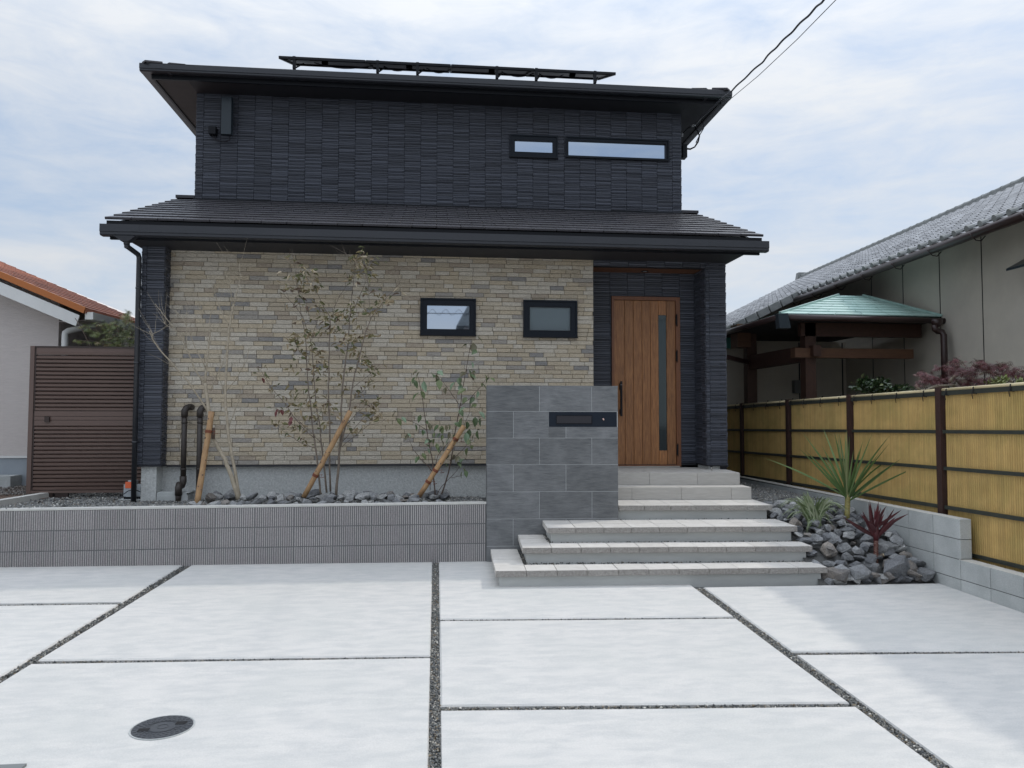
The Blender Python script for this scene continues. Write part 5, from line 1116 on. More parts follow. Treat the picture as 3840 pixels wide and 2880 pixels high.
tri_r = Vector(at(*C6(1100, 950), Y=YC + 1.5)); apr = Vector((tri_r.x, YC + 1.5, apf.z))
cpd = MB(); cpd.add([A_, B_, apr, apf, Ck, ap2, Bk], [(0, 1, 2, 3), (0, 3, 5, 4), (1, 6, 2)]); crf = cpd.build('roof', m_copper, cn)
its = []
rows_ = 8
for r in range(rows_):
    t0, t1 = r / rows_, (r + 1) / rows_; L0, L1 = A_.lerp(apf, t0), A_.lerp(apf, t1); R0_, R1_ = B_.lerp(apr, t0), B_.lerp(apr, t1); n = max(2, int((R0_ - L0).length / .42)); off_ = (r % 3) / 3
    cuts = [0] + [min(1, (k + off_) / n) for k in range(1 if off_ == 0 else 0, n + 1)]; cuts = sorted(set([c for c in cuts if 0 <= c < 1] + [1]))
    for c0, c1 in zip(cuts, cuts[1:]):
        if c1 - c0 < .02: continue
        nm = Vector((0, -sR2, 1)).normalized(); e = .006
        q = [L0.lerp(R0_, c0 + .002), L0.lerp(R0_, c1 - .002), L1.lerp(R1_, c1 - .002), L1.lerp(R1_, c0 + .002)]
        m = MB(); m.add([q[0] + nm * .016, q[1] + nm * .016, q[2] + nm * .006, q[3] + nm * .006, q[0], q[1]], [(0, 1, 2, 3), (4, 5, 1, 0)]); sub(m, 'copper_sheet', m_copper, crf)
for r in range(rows_):
    t0, t1 = r / rows_, (r + 1) / rows_; L0, L1 = A_.lerp(apf, t0), A_.lerp(apf, t1); R0_, R1_ = Ck.lerp(ap2, t0), Ck.lerp(ap2, t1)
    for k in range(7):
        c0, c1 = k / 7 + .002, (k + 1) / 7 - .002; nm = Vector((-.4, 0, 1)).normalized(); m = MB(); m.add([L0.lerp(R0_, c0) + nm * .016, L1.lerp(R1_, c0) + nm * .006, L1.lerp(R1_, c1) + nm * .006, L0.lerp(R0_, c1) + nm * .016], [(0, 3, 2, 1)]); sub(m, 'copper_sheet', m_copper, crf)
hpb = MB(); hpb.bar(A_ + Vector((0, 0, .02)), apf + Vector((0, 0, .02)), .035, .03); hpb.bar(B_ + Vector((0, 0, .02)), apr + Vector((0, 0, .02)), .035, .03); sub(hpb, 'hip_roll', m_copper, crf)
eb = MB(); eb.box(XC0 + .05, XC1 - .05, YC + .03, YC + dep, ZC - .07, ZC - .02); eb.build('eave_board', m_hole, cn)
MB().tube([(XC0 - .02, YC - .04, ZC - .05), (XC1 + .03, YC - .04, ZC - .07)], .045, 12).build('gutter', m_gutR, cn); MB().tube([(XC0 - .04, YC, ZC - .05), (XC0 - .04, YC + dep, ZC - .05)], .045, 12).build('gutter', m_gutR, cn)
MB().box(XC0 + .5, XC1 - .1, YC + .35, YC + .45, ZC - .28, ZC - .075).build('fascia_beam', m_beam, cn)
# collector and downpipe at the canopy's right corner
hb = Vector(at(*C6(1610, 1125), Y=YC - .2)); MB().tube([hb + Vector((0, 0, .05)), hb, hb - Vector((0, 0, .06))], [.07, .075, .05], 12).build('hopper', m_gutR, cn)
K8 = lambda x, y: (3240 + x / 3.687, 1200 + y / 3.687)
MB().tube([Vector(at(*K8(x, y), Y=YC + o)) for x, y, o in ((975, 70, -.2), (985, 130, -.2), (1020, 155, -.2), (1080, 165, -.22), (1102, 210, -.24), (1108, 400, -.26), (1118, 1000, -.26))], .045, 12).build('downpipe', m_gutR, cn)
# posts and beams
def post_px(u0, u1, v0, Y, nm, mat, zt, d=.16):
    xa, xb = at(u0, v0, Y=Y)[0], at(u1, v0, Y=Y)[0]; MB().box(xa, xb, Y, Y + (xb - xa), .3, zt).build(nm, mat, cn); return xa, xb
Yp = YC + .35
pa_ = post_px(C6(705, 0)[0], C6(778, 0)[0], 1450, Yp, 'post', m_beam, ZC - .07)
pb2 = post_px(C6(303, 0)[0], C6(368, 0)[0], 1450, YC + 1.9, 'post', m_beam, ZC - .07)
def bz(y, Y): return at(3000, C6(0, y)[1], Y=Y)[2]
bx0, bx1 = at(*C6(628, 1330), Y=Yp - .02)[0], at(*C6(1446, 1330), Y=Yp - .02)[0]; MB().box(bx0, bx1, Yp - .03, Yp + .12, bz(1366, Yp), bz(1300, Yp)).build('cross_beam', m_beaml, cn)
q = (at(*C6(750, 1320), Y=Yp - .1)[0], at(*C6(803, 1320), Y=Yp - .1)[0]); MB().box(q[0], q[1], Yp - .13, Yp + .02, bz(1358, Yp), bz(1284, Yp)).build('beam_end', m_beam, cn)
b0 = Vector((pb2[1] - .08, YC + 1.95, bz(1405, YC + 1.95) + .0)); b1 = Vector((pa_[0] + .08, Yp + .08, (bz(1366, Yp) + bz(1300, Yp)) / 2)); MB().bar(b0, b1, .14, .24).build('cross_beam', m_beam, cn)
qq = at(*C6(270, 1255), Y=YC + 1.85); MB().box(qq[0] - .12, qq[0] + .12, YC + 1.8, YC + 2.1, qq[2] - .1, qq[2] + .3).build('beam_end', m_beaml, cn)
cw = [(x / 1.0) for x in ()]
# back wall under the canopy, its grille door and meter box
YBk = YC + 3.0
x0c, x1c = at(*C6(155, 1400), Y=YBk)[0], at(*C6(1440, 1400), Y=YBk + .0)[0]
bwk = MB().box(x0c - 1.2, nr(YBk, WO, 0).x + .1, YBk, YBk + .1, .2, 3.12).build('back_wall', m_wallR, kr)
for x in (660, 958, 1222):
    X_ = at(*C6(x, 1400), Y=YBk - .01)[0]; sub(MB().box(X_ - .012, X_ + .012, YBk - .004, YBk, .3, 3.1), 'panel_joint', m_hole, bwk)
dx0, dx1 = at(*C6(1050, 1500), Y=YBk - .1)[0], at(*C6(1428, 1500), Y=YBk - .1)[0]; dzt = at(*C6(1200, 1425), Y=YBk - .1)[2]
gd = MB().box(dx0, dx1, YBk - .06, YBk - .005, .4, dzt).build('lattice_door', m_beam, kr)
for k in range(20): xx = lerp(dx0, dx1, (k + .5) / 20); sub(MB().box(xx - .008, xx + .008, YBk - .075, YBk - .061, .5, dzt - .05), 'slat', m_hole, gd)
mb_ = (at(*C6(628, 1560), Y=YBk - .12), at(*C6(705, 1610), Y=YBk - .12)); MB().box(mb_[0][0], mb_[1][0], YBk - .12, YBk - .01, at(*C6(660, 1612), Y=YBk - .12)[2], at(*C6(660, 1522), Y=YBk - .12)[2]).build('meter_box', m_box, kr)
zz = at(*C6(230, 1385), Y=14)[2]; MB().bar((at(*C6(155, 1362), Y=YC + 1.2)[0], YC + 1.2, at(*C6(155, 1362), Y=YC + 1.2)[2]), (at(*C6(303, 1398), Y=YC + 1.9)[0], YC + 1.9, at(*C6(303, 1398), Y=YC + 1.9)[2]), .05, .07).build('brace', m_gutR, cn)
q = at(*C6(178, 1262), Y=YC + 2.6); MB().box(q[0] - .12, q[0] + .1, YC + 2.6, YC + 2.8, q[2] - .1, q[2] + .1).build('copper_cap', m_teal, cn)
q = at(*C6(550, 1105), Y=YC - .1); wlp = MB(); wlp.add([(q[0] + a, YC - .1 + b, q[2] + c_) for a, b, c_ in ((-.08, 0, .09), (.07, 0, .10), (.11, 0, -.12), (-.06, 0, -.12), (-.08, .12, .09), (.07, .12, .1), (.11, .12, -.12), (-.06, .12, -.12))], [(0, 3, 2, 1), (4, 5, 6, 7), (0, 1, 5, 4), (1, 2, 6, 5), (2, 3, 7, 6), (3, 0, 4, 7)]); wlp.build('floodlight', m_ant, cn)
MB().quad((5.25, 1, .12), (30, 1, .12), (30, 30, .2), (5.25, 30, .2)).build('garden_ground', m_garden, kind='structure')

# ------------------------------------------------------------------ plants
def leaf_unit(w=.5, fold=.12, droop=.12, seg=3):
    V, Fs = [], []
    ws = [.05, .8, 1, .62, .03] if seg == 4 else [.08, 1, .75, .04]
    n = len(ws)
    for i, q in enumerate(ws):
        t = i / (n - 1); zz = -droop * t * t
        V += [(-w / 2 * q, t, zz + fold * q * .5), (0, t, zz), (w / 2 * q, t, zz + fold * q * .5)]
    for i in range(n - 1): Fs += [(3 * i, 3 * i + 1, 3 * i + 4, 3 * i + 3), (3 * i + 1, 3 * i + 2, 3 * i + 5, 3 * i + 4)]
    return V, Fs
def mat_dir(p, d, s, roll=0, sx=1):
    d = Vector(d).normalized(); up0 = Vector((0, 0, 1)) if abs(d.z) < .95 else Vector((0, 1, 0)); x = d.cross(up0).normalized(); z = x.cross(d)
    m = Matrix(((x.x, d.x, z.x, 0), (x.y, d.y, z.y, 0), (x.z, d.z, z.z, 0), (0, 0, 0, 1))); return Matrix.Translation(p) @ m @ Matrix.Rotation(roll, 4, 'Y') @ Matrix.Diagonal((s * sx, s, s, 1))
def add_leaves(par, name, mat, unit, mats_, limit=300):
    pieces([(m.to_scale().x * m.to_scale().y, m) for m in mats_], name, par, mat, unit, limit, stuff=name + '_mass')
LU = lambda x, y: (900 + x / 3.318, 900 + y / 3.318); LL = lambda x, y: (900 + x / 3.017, 1350 + y / 3.017)
def stems(par, chains, mat, Y0, spread=.25, r0=.012, r1=.003, name='branch', wob=.0):
    out = []
    for ci, (pts, ra, rb, yo0, yo1) in enumerate(chains):
        n = len(pts); P = [Vector(at(*p, Y=Y0 + lerp(yo0, yo1, i / max(1, n - 1)))) for i, p in enumerate(pts)]
        Q = []
        for i in range(n - 1):
            for k in range(3): Q.append(P[i].lerp(P[i + 1], k / 3) + Vector((rnd(-1, 1), rnd(-1, 1), rnd(-1, 1))) * .004)
        Q.append(P[-1]); rs = [lerp(ra, rb, (i / (len(Q) - 1)) ** .8) for i in range(len(Q))]
        MB().tube(Q, rs, 7).build(name, mat, par); out.append(Q)
    return out
def twigs(par, chains, mat, n, L, rr, seed, up=.5, name='twig', start=.3):
    rs = random.Random(seed); mb = MB(); tips = []
    for Q in chains:
        for _ in range(n):
            i = rs.randrange(int(len(Q) * start), len(Q) - 1); p = Q[i]; d = (Q[min(i + 1, len(Q) - 1)] - p).normalized(); s = Vector((rs.uniform(-1, 1), rs.uniform(-.8, .8), rs.uniform(-.1, up))).normalized()
            l = L * rs.uniform(.4, 1); P = [p]; cur = (d * .5 + s * .7).normalized()
            for k in range(4): cur = (cur + Vector((rs.uniform(-.25, .25), rs.uniform(-.2, .2), rs.uniform(-.1, .25)))).normalized(); P.append(P[-1] + cur * l / 4)
            mb.tube(P, [rr, rr * .8, rr * .6, rr * .45, rr * .3], 4, cap=False); tips.append(P)
    mb.build(name, mat, par, kind='stuff'); return tips
# tree 1, bare
K1 = lambda x, y: (560 + x / 1.7456, 950 + y / 1.7456)
tr = thing('bare_tree', tuple(at(*K1(585, 1600), Y=9.3)), 'leafless pale stemmed young tree in front of the pipes, leftmost in the bed', 'tree', 'young trees staked in front of the brick wall')
def kk(f, L_): return [f(x, y) for x, y in L_]
c1_ = stems(tr, [
    (kk(K1, [(583, 1615), (560, 1530), (530, 1440), (495, 1350), (455, 1275), (420, 1215), (402, 1130), (388, 1020), (380, 940), (365, 850)]), 0.0273, 0.0208, 0, .1),
    (kk(K1, [(365, 850), (375, 740), (388, 620), (400, 500), (395, 440), (415, 360)]), 0.0156, 0.0032, .1, .2),
    (kk(K1, [(592, 1605), (570, 1480), (545, 1340), (520, 1220), (508, 1080), (497, 950), (502, 800), (512, 650), (520, 520), (535, 420), (552, 330)]), 0.0221, 0.0096, .03, .15),
    (kk(K1, [(552, 330), (575, 250), (598, 150), (585, 70)]), 0.0078, 0.0032, .15, .2),
    (kk(K1, [(545, 340), (530, 230), (498, 130)]), 0.0052, 0.0024, .15, .1), (kk(K1, [(525, 480), (470, 380), (430, 270), (410, 210)]), 0.0065, 0.0024, .15, .05),
    (kk(K1, [(385, 1040), (330, 950), (240, 820), (130, 700), (60, 620), (20, 560), (0, 510)]), 0.0130, 0.0048, .1, -.2), (kk(K1, [(20, 560), (25, 525), (45, 520)]), 0.0039, 0.0016, -.2, -.2),
    (kk(K1, [(365, 860), (300, 760), (250, 640), (215, 560), (150, 480), (90, 400), (38, 330)]), 0.0117, 0.0032, .1, -.15), (kk(K1, [(150, 490), (115, 475), (98, 455)]), 0.0039, 0.0016, -.1, -.15),
    (kk(K1, [(370, 750), (300, 620), (260, 500), (210, 420), (165, 370)]), 0.0078, 0.0032, .1, 0), (kk(K1, [(245, 640), (245, 450), (245, 330)]), 0.0052, 0.0016, .05, .05),
    (kk(K1, [(400, 900), (430, 820), (490, 700), (530, 560)]), 0.0065, 0.0032, .1, 0), (kk(K1, [(505, 900), (560, 830), (640, 700), (655, 600)]), 0.0065, 0.0024, .1, 0), (kk(K1, [(515, 1150), (560, 1030), (600, 900), (680, 780)]), 0.0065, 0.0024, .1, .2),
    (kk(K1, [(390, 590), (350, 470), (335, 330)]), 0.0052, 0.0016, .1, .1), (kk(K1, [(490, 920), (460, 820), (470, 640), (455, 330)]), 0.0065, 0.0016, .1, .2)], m_barkp, 9.3)
twigs(tr, c1_[1:], m_barkp, 6, .5, .0024, 3, .9)
add_leaves(tr, 'leaf', m_leafg, leaf_unit(), [mat_dir(Vector(at(*K1(82, 592), Y=9.15)), (.3, 0, .6), .03), mat_dir(Vector(at(*K1(80, 596), Y=9.15)), (-.5, 0, .4), .03)])
# tree 2, dry leaves
t2_ = thing('dry_leaved_tree', tuple(at(*LL(1000, 1510), Y=9.3)), 'tall multi stemmed young tree with curled dry brown leaves in the middle of the bed', 'tree', 'young trees staked in front of the brick wall')
ch2 = [
    ([LL(915, 1520), LL(895, 1380), LL(870, 1080), LL(840, 900), LL(820, 770), LL(795, 500), LL(770, 260), LL(755, 50), LU(825, 1300), LU(790, 1050), LU(760, 900), LU(735, 700), LU(730, 600)], .013, .003, 0, .1),
    ([LL(980, 1500), LL(950, 1200), LL(920, 930), LL(905, 760), LL(880, 600), LL(855, 480), LL(840, 250), LL(825, 50), LU(890, 1300), LU(830, 1100), LU(780, 950), LU(680, 820), LU(560, 700), LU(515, 580)], .012, .002, .05, .2),
    ([LL(1020, 1490), LL(1015, 1100), LL(1015, 700), LL(1000, 400), LL(1005, 150), LU(1110, 1500), LU(1110, 1300), LU(1120, 1100), LU(1120, 950), LU(1070, 880), LU(1000, 740), LU(920, 590), LU(830, 470), LU(760, 440)], .012, .002, .1, .1),
    ([LL(1085, 1530), LL(1110, 1250), LL(1130, 1000), LL(1150, 800), LL(1145, 550), LL(1160, 300), LL(1185, 80), LU(1345, 1300), LU(1355, 1100), LU(1365, 950), LU(1380, 750), LU(1410, 550), LU(1425, 350), LU(1430, 190)], .017, .002, 0, .15),
    ([LL(1140, 970), LL(1190, 760), LL(1240, 560), LL(1265, 330), LL(1300, 150), LU(1490, 1450), LU(1560, 1150), LU(1640, 950), LU(1720, 860), LU(1800, 740), LU(1900, 640), LU(1985, 540), LU(1960, 400)], .012, .002, 0, -.1),
    ([LU(1365, 950), LU(1420, 860), LU(1510, 650), LU(1570, 500), LU(1600, 330), LU(1650, 280)], .006, .0015, .1, .1), ([LU(1150, 950), LU(1180, 820), LU(1250, 680), LU(1330, 560), LU(1420, 380)], .005, .0015, .1, .1),
    ([LL(840, 880), LL(740, 800), LL(600, 640), LL(520, 500), LL(400, 370), LL(300, 230), LL(230, 110), LL(120, 60)], .007, .0015, 0, -.3), ([LL(910, 930), LL(850, 870), LL(700, 720), LL(560, 600), LL(420, 560)], .005, .0015, .05, -.1),
    ([LL(860, 1000), LL(720, 950), LL(600, 880), LL(480, 800), LL(400, 700)], .005, .0015, .05, .2), ([LL(1155, 975), LL(1300, 860), LL(1450, 740), LL(1600, 700), LL(1660, 655)], .005, .0015, 0, .1), ([LL(1160, 920), LL(1300, 760), LL(1430, 620), LL(1520, 600)], .005, .0015, 0, -.2),
    ([LL(1200, 740), LL(1320, 600), LL(1420, 520), LL(1530, 500)], .004, .0015, 0, -.1), ([LL(1250, 470), LL(1370, 380), LL(1450, 270), LL(1470, 220)], .004, .0015, 0, -.1), ([LL(1270, 320), LL(1400, 220), LL(1500, 130), LL(1540, 90)], .004, .0015, 0, 0),
    ([LU(735, 700), LU(700, 520), LU(690, 400), LU(665, 250), LU(660, 160)], .004, .0015, .1, .1), ([LU(890, 1250), LU(930, 1100), LU(1000, 900), LU(980, 810)], .004, .0015, .1, 0), ([LU(1620, 980), LU(1610, 750), LU(1590, 520), LU(1550, 380)], .004, .0015, -.05, -.05), ([LU(1410, 280), LU(1350, 190), LU(1290, 155)], .003, .001, .15, .1)]
c2_ = stems(t2_, ch2, m_barkg, 9.3)
tp2 = twigs(t2_, c2_, m_barkg, 5, .26, .002, 5, .4, start=.42)
lm = []; lmass = []
clus = [(LU(660, 210), 7), (LU(690, 430), 10), (LU(780, 380), 9), (LU(860, 400), 7), (LU(600, 590), 12), (LU(720, 600), 10), (LU(780, 450), 9), (LU(900, 560), 14), (LU(980, 560), 9), (LU(820, 690), 4), (LU(680, 790), 7), (LU(970, 840), 9), (LU(980, 920), 5), (LU(1180, 940), 18), (LU(1270, 940), 10), (LU(1080, 1000), 8), (LU(1070, 1100), 12), (LU(1180, 1110), 10), (LU(780, 1010), 6), (LU(850, 1160), 16), (LU(660, 1230), 9), (LU(760, 1220), 12), (LU(740, 1330), 12), (LU(960, 1390), 14), (LU(770, 1470), 9), (LU(700, 1600), 5), (LU(930, 1600), 12), (LU(1030, 1510), 9), (LU(1360, 1190), 12), (LU(1420, 1220), 7), (LU(1340, 1290), 9), (LU(1200, 1290), 6), (LU(1370, 910), 14), (LU(1410, 800), 9), (LU(1410, 400), 15), (LU(1430, 500), 9), (LU(1440, 230), 12), (LU(1490, 150), 9), (LU(1520, 240), 5), (LU(1540, 330), 12), (LU(1620, 280), 9), (LU(1590, 470), 7), (LU(1640, 650), 10), (LU(1650, 880), 12), (LU(1760, 720), 10), (LU(1820, 780), 10), (LU(1930, 640), 3), (LU(1630, 1200), 8), (LU(1560, 1080), 4), (LU(1520, 1480), 14), (LU(1440, 1400), 8), (LU(1640, 1600), 8), (LL(230, 90), 5), (LL(280, 210), 4), (LL(350, 300), 3), (LL(540, 320), 5), (LL(540, 410), 6), (LL(560, 520), 9), (LL(660, 540), 7), (LL(400, 520), 4), (LL(430, 710), 6), (LL(480, 740), 5), (LL(600, 740), 7), (LL(720, 750), 8), (LL(640, 830), 5), (LL(700, 930), 5), (LL(860, 640), 9), (LL(800, 640), 5), (LL(940, 690), 5), (LL(1020, 540), 11), (LL(950, 520), 5), (LL(1120, 600), 5), (LL(1200, 720), 6), (LL(1300, 790), 7), (LL(1350, 840), 5), (LL(1400, 640), 7), (LL(1500, 650), 7), (LL(1420, 500), 11), (LL(1490, 520), 8), (LL(1520, 460), 4), (LL(1250, 90), 11), (LL(1170, 340), 6), (LL(1340, 390), 7), (LL(1440, 240), 9), (LL(1510, 90), 8), (LL(900, 180), 9), (LL(1110, 190), 8), (LL(820, 480), 6), (LL(870, 430), 5), (LL(720, 490), 5), (LL(750, 300), 5), (LL(1640, 670), 3)]
for (u, v), k in clus:
    c = Vector(at(u, v, Y=9.38 + rnd(-.12, .12)))
    for _ in range(int(k * 1.25)):
        p = c + Vector((random.gauss(0, .055), random.gauss(0, .06), random.gauss(0, .035))); lm.append(mat_dir(p, (rnd(-1, 1), rnd(-1, 1), rnd(-.8, .25)), rnd(.05, .095), rnd(-2, 2), rnd(.6, 1.1)))
add_leaves(t2_, 'leaf', m_leafd, leaf_unit(.42, .28, .35), lm)
rl_ = [mat_dir(Vector(at(*LL(x, y), Y=9.2)), (rnd(-.6, .6), -.2, -1), .075, rnd(-.5, .5), 1.3) for x, y in ((430, 550), (465, 560), (415, 575), (578, 640), (575, 680), (250, 200))]
pieces([(1, m) for m in rl_], 'red_leaf', t2_, m_leafr, leaf_unit(.55, .1, .2))
# tree 3, broad leaves
K4 = lambda x, y: (1400 + x / 2.44, 1220 + y / 2.44)
t3_ = thing('broad_leaved_tree', tuple(at(*K4(565, 1575), Y=9.3)), 'short young tree with broad green leaves next to the tiled wall', 'tree', 'young trees staked in front of the brick wall')
c3_ = stems(t3_, [(kk(K4, [(565, 1585), (552, 1400), (548, 1350), (500, 1290), (430, 1220), (360, 1130), (330, 1045)]), .010, .002, 0, .1), (kk(K4, [(550, 1350), (540, 1240), (515, 1110), (485, 930), (465, 780), (445, 650), (425, 540), (400, 430)]), .008, .003, 0, .1), (kk(K4, [(560, 1330), (590, 1190), (650, 1110), (700, 1060)]), .005, .002, 0, -.1),
    (kk(K4, [(608, 1580), (660, 1440), (700, 1300), (720, 1180), (745, 1010), (775, 840), (800, 700), (830, 500), (855, 380), (885, 215), (895, 150)]), .010, .003, .05, .1), (kk(K4, [(570, 1570), (620, 1480), (700, 1400), (780, 1310), (820, 1220)]), .005, .002, 0, -.1), (kk(K4, [(700, 1235), (780, 1180), (865, 1080), (900, 1050)]), .005, .002, 0, 0),
    (kk(K4, [(790, 740), (870, 680), (960, 590), (1030, 490)]), .005, .002, .05, 0), (kk(K4, [(780, 720), (700, 600), (640, 520), (590, 480)]), .005, .002, .05, .1), (kk(K4, [(520, 1510), (525, 1380), (500, 1150)]), .004, .002, 0, 0), (kk(K4, [(485, 960), (400, 900), (260, 850)]), .004, .0015, .05, 0), (kk(K4, [(705, 1395), (780, 1385), (870, 1350)]), .003, .001, 0, 0), (kk(K4, [(750, 1010), (810, 960), (880, 800), (880, 700)]), .004, .0015, .05, 0)], m_bark2, 9.3)
twigs(t3_, c3_, m_bark2, 3, .15, .0016, 8, .4, start=.4)
lp3 = [(910, 180), (940, 120), (860, 200), (945, 250), (900, 350), (880, 430), (915, 440), (850, 450), (780, 500), (745, 540), (800, 560), (850, 600), (880, 470), (1060, 500), (1030, 470), (990, 550), (950, 620), (860, 680), (915, 680), (920, 740), (845, 770), (790, 790), (930, 860), (970, 810), (985, 870), (860, 900), (810, 870), (950, 980), (400, 440), (425, 450), (380, 490), (460, 530), (370, 520), (430, 620), (410, 640), (575, 470), (530, 460), (590, 440), (660, 590), (600, 520), (215, 810), (220, 870), (255, 860), (390, 925), (430, 840), (470, 900), (515, 915), (590, 930), (620, 940), (665, 935), (700, 930), (740, 915), (560, 1000), (610, 1010), (640, 1020), (690, 1050), (735, 1020), (780, 1070), (540, 1080), (575, 1100), (510, 1150), (600, 1130), (640, 1160), (690, 1210), (740, 1210), (780, 1220), (840, 1240), (865, 1140), (905, 1120), (880, 1060), (850, 1000), (880, 970), (930, 1010), (440, 1190), (410, 1220), (660, 1280), (820, 1320), (810, 1360), (850, 1350), (770, 1270), (280, 1020), (310, 1010), (500, 1060), (620, 1070), (665, 1120), (700, 1000), (640, 960), (450, 980), (480, 1110), (560, 1060)]
lm = []
for x, y in lp3:
    big = (x > 730 and y < 1020) or y < 700; p = Vector(at(*K4(x + rnd(-8, 8), y - 22), Y=9.3 + rnd(-.1, .12))); lm.append(mat_dir(p, (rnd(-.8, .8), rnd(-.9, .1), rnd(-1.3, -.1)), rnd(.10, .145) if big else rnd(.065, .105), rnd(-.9, .9), rnd(.9, 1.25)))
    if random.random() < .35: lm.append(mat_dir(p, (rnd(-1, 1), rnd(-.8, .5), rnd(-1, .3)), rnd(.045, .075), rnd(-1, 1), 1))
add_leaves(t3_, 'leaf', m_leafg, leaf_unit(.52, .16, .28, 4), lm)
# log stakes with cord ties
def stake(a, b, ya, yb, r, label, ties, white=None):
    A = Vector(at(*a, Y=ya)); B = Vector(at(*b, Y=yb)); t = thing('log_stake', tuple(A), label, 'stake', 'log stakes propping the young trees'); P = [A.lerp(B, k / 12) + Vector((rnd(-1, 1), 0, rnd(-1, 1))) * .002 for k in range(13)]
    P[0] = A - (B - A).normalized() * .06
    MB().tube(P, [r * rnd(.96, 1.04) for _ in P], 14).build('log', m_stake, t)
    kn = MB(); dirn = (B - A).normalized(); sd = dirn.cross(Vector((0, 1, 0))).normalized()
    for k in range(7):
        p = A.lerp(B, rnd(.1, .95)); ang_ = rnd(-.9, .9); nrm_ = (Vector((0, -1, 0)) * math.cos(ang_) + sd * math.sin(ang_)); kn.tube([p + nrm_ * (r - .003), p + nrm_ * (r + .002)], [.010, .007], 8)
    kn.build('knots', m_bark2, t, kind='stuff')
    for f in ties:
        p = A.lerp(B, f); tt = MB(); d = (B - A).normalized()
        for o in (-.012, -.004, .004, .012): q = p + d * o; tt.tube([q - d * .0045, q + d * .0045], r + .006, 14)
        tt.tube([p + Vector((r, 0, 0)), p + Vector((r + .05, -.02, .01)), p + Vector((r + .03, -.02, -.03)), p + Vector((r + .075, -.01, -.02))], .004, 5); tt.build('cord_tie', m_tied, t)
    return t
stake(K1(313, 1640), K1(408, 1038), 9.12, 9.3, .034, 'pale upright log stake with dark knots beside the brown pipes', (.78,))
pz = Vector(at(*K1(418, 1180), Y=9.33)); MB().tube([pz - Vector((0, 0, .06)), pz + Vector((0, 0, .07))], .022, 10).build('bark_wrap', m_bark2, tr)
stake(LL(748, 1500), LL(1250, 575), 9.25, 9.2, .031, 'leaning orange brown log stake under the dry leaved tree', (.21,))
stake(K4(440, 1530), K4(830, 920), 9.25, 9.2, .031, 'leaning pale log stake under the broad leaved tree', (.16, .33, .80))
# green cordyline
K9 = lambda x, y: (2850 + x / 3.687, 1550 + y / 3.687)
YY = 8.45
cb = Vector(at(*K9(1205, 1420), Y=YY)); ct = Vector(at(*K9(1212, 1180), Y=YY)); cy = thing('green_cordyline', tuple(cb), 'spiky green cordyline with long strap leaves and a yellowish stem', 'plant')
MB().tube([cb - Vector((0, 0, .1)), cb, cb.lerp(ct, .3), cb.lerp(ct, .32), cb.lerp(ct, .6), cb.lerp(ct, .62), ct, ct + Vector((0, 0, .05))], [.03, .028, .031, .027, .031, .028, .03, .02], 12).build('stem', m_trunky, cy)
SLU = []; SLF = []
def strap(a, b, w, bend, yoff, par, mat, name='leaf', n=9, keel=.25):
    A = Vector(a); Bv = Vector(b) + Vector((0, yoff, 0)); d = Bv - A; V = []; side = d.cross(Vector((0, 1, .2))).normalized(); nrm_ = side.cross(d).normalized()
    for i in range(n + 1):
        t = i / n; p = A + d * t + Vector((0, 0, 1)) * bend * math.sin(math.pi * t) * d.length; q = (.55 + .9 * min(t * 3, 1) * .5) if t < .35 else 1.0 * (1 - ((t - .35) / .65) ** 1.8); q = max(q, .03)
        V += [p - side * w / 2 * q + nrm_ * w * keel * q * .5, p, p + side * w / 2 * q + nrm_ * w * keel * q * .5]
    Fs = []
    for i in range(n): Fs += [(3 * i, 3 * i + 1, 3 * i + 4, 3 * i + 3), (3 * i + 1, 3 * i + 2, 3 * i + 5, 3 * i + 4)]
    m = MB(); m.add(V, Fs, True); m.build(name, mat, par)
for x, y in ((205, 640), (455, 480), (615, 265), (620, 510), (860, 445), (820, 520), (930, 235), (965, 260), (1030, 205), (1140, 215), (1090, 450), (1165, 420), (1210, 270), (1245, 250), (1345, 330), (1375, 270), (1580, 300), (1560, 540), (1760, 420), (1840, 560), (1940, 530), (2020, 585), (1910, 680), (1670, 600), (1300, 480), (1380, 380), (1190, 500), (1120, 330), (1060, 620), (1420, 560), (980, 560), (1500, 700)):
    tip = at(*K9(x, y), Y=YY); strap(ct + Vector((rnd(-.02, .02), rnd(-.02, .02), rnd(-.05, .04))), tip, rnd(.020, .030), rnd(.0, .05), rnd(-.45, .3), cy, m_cord)
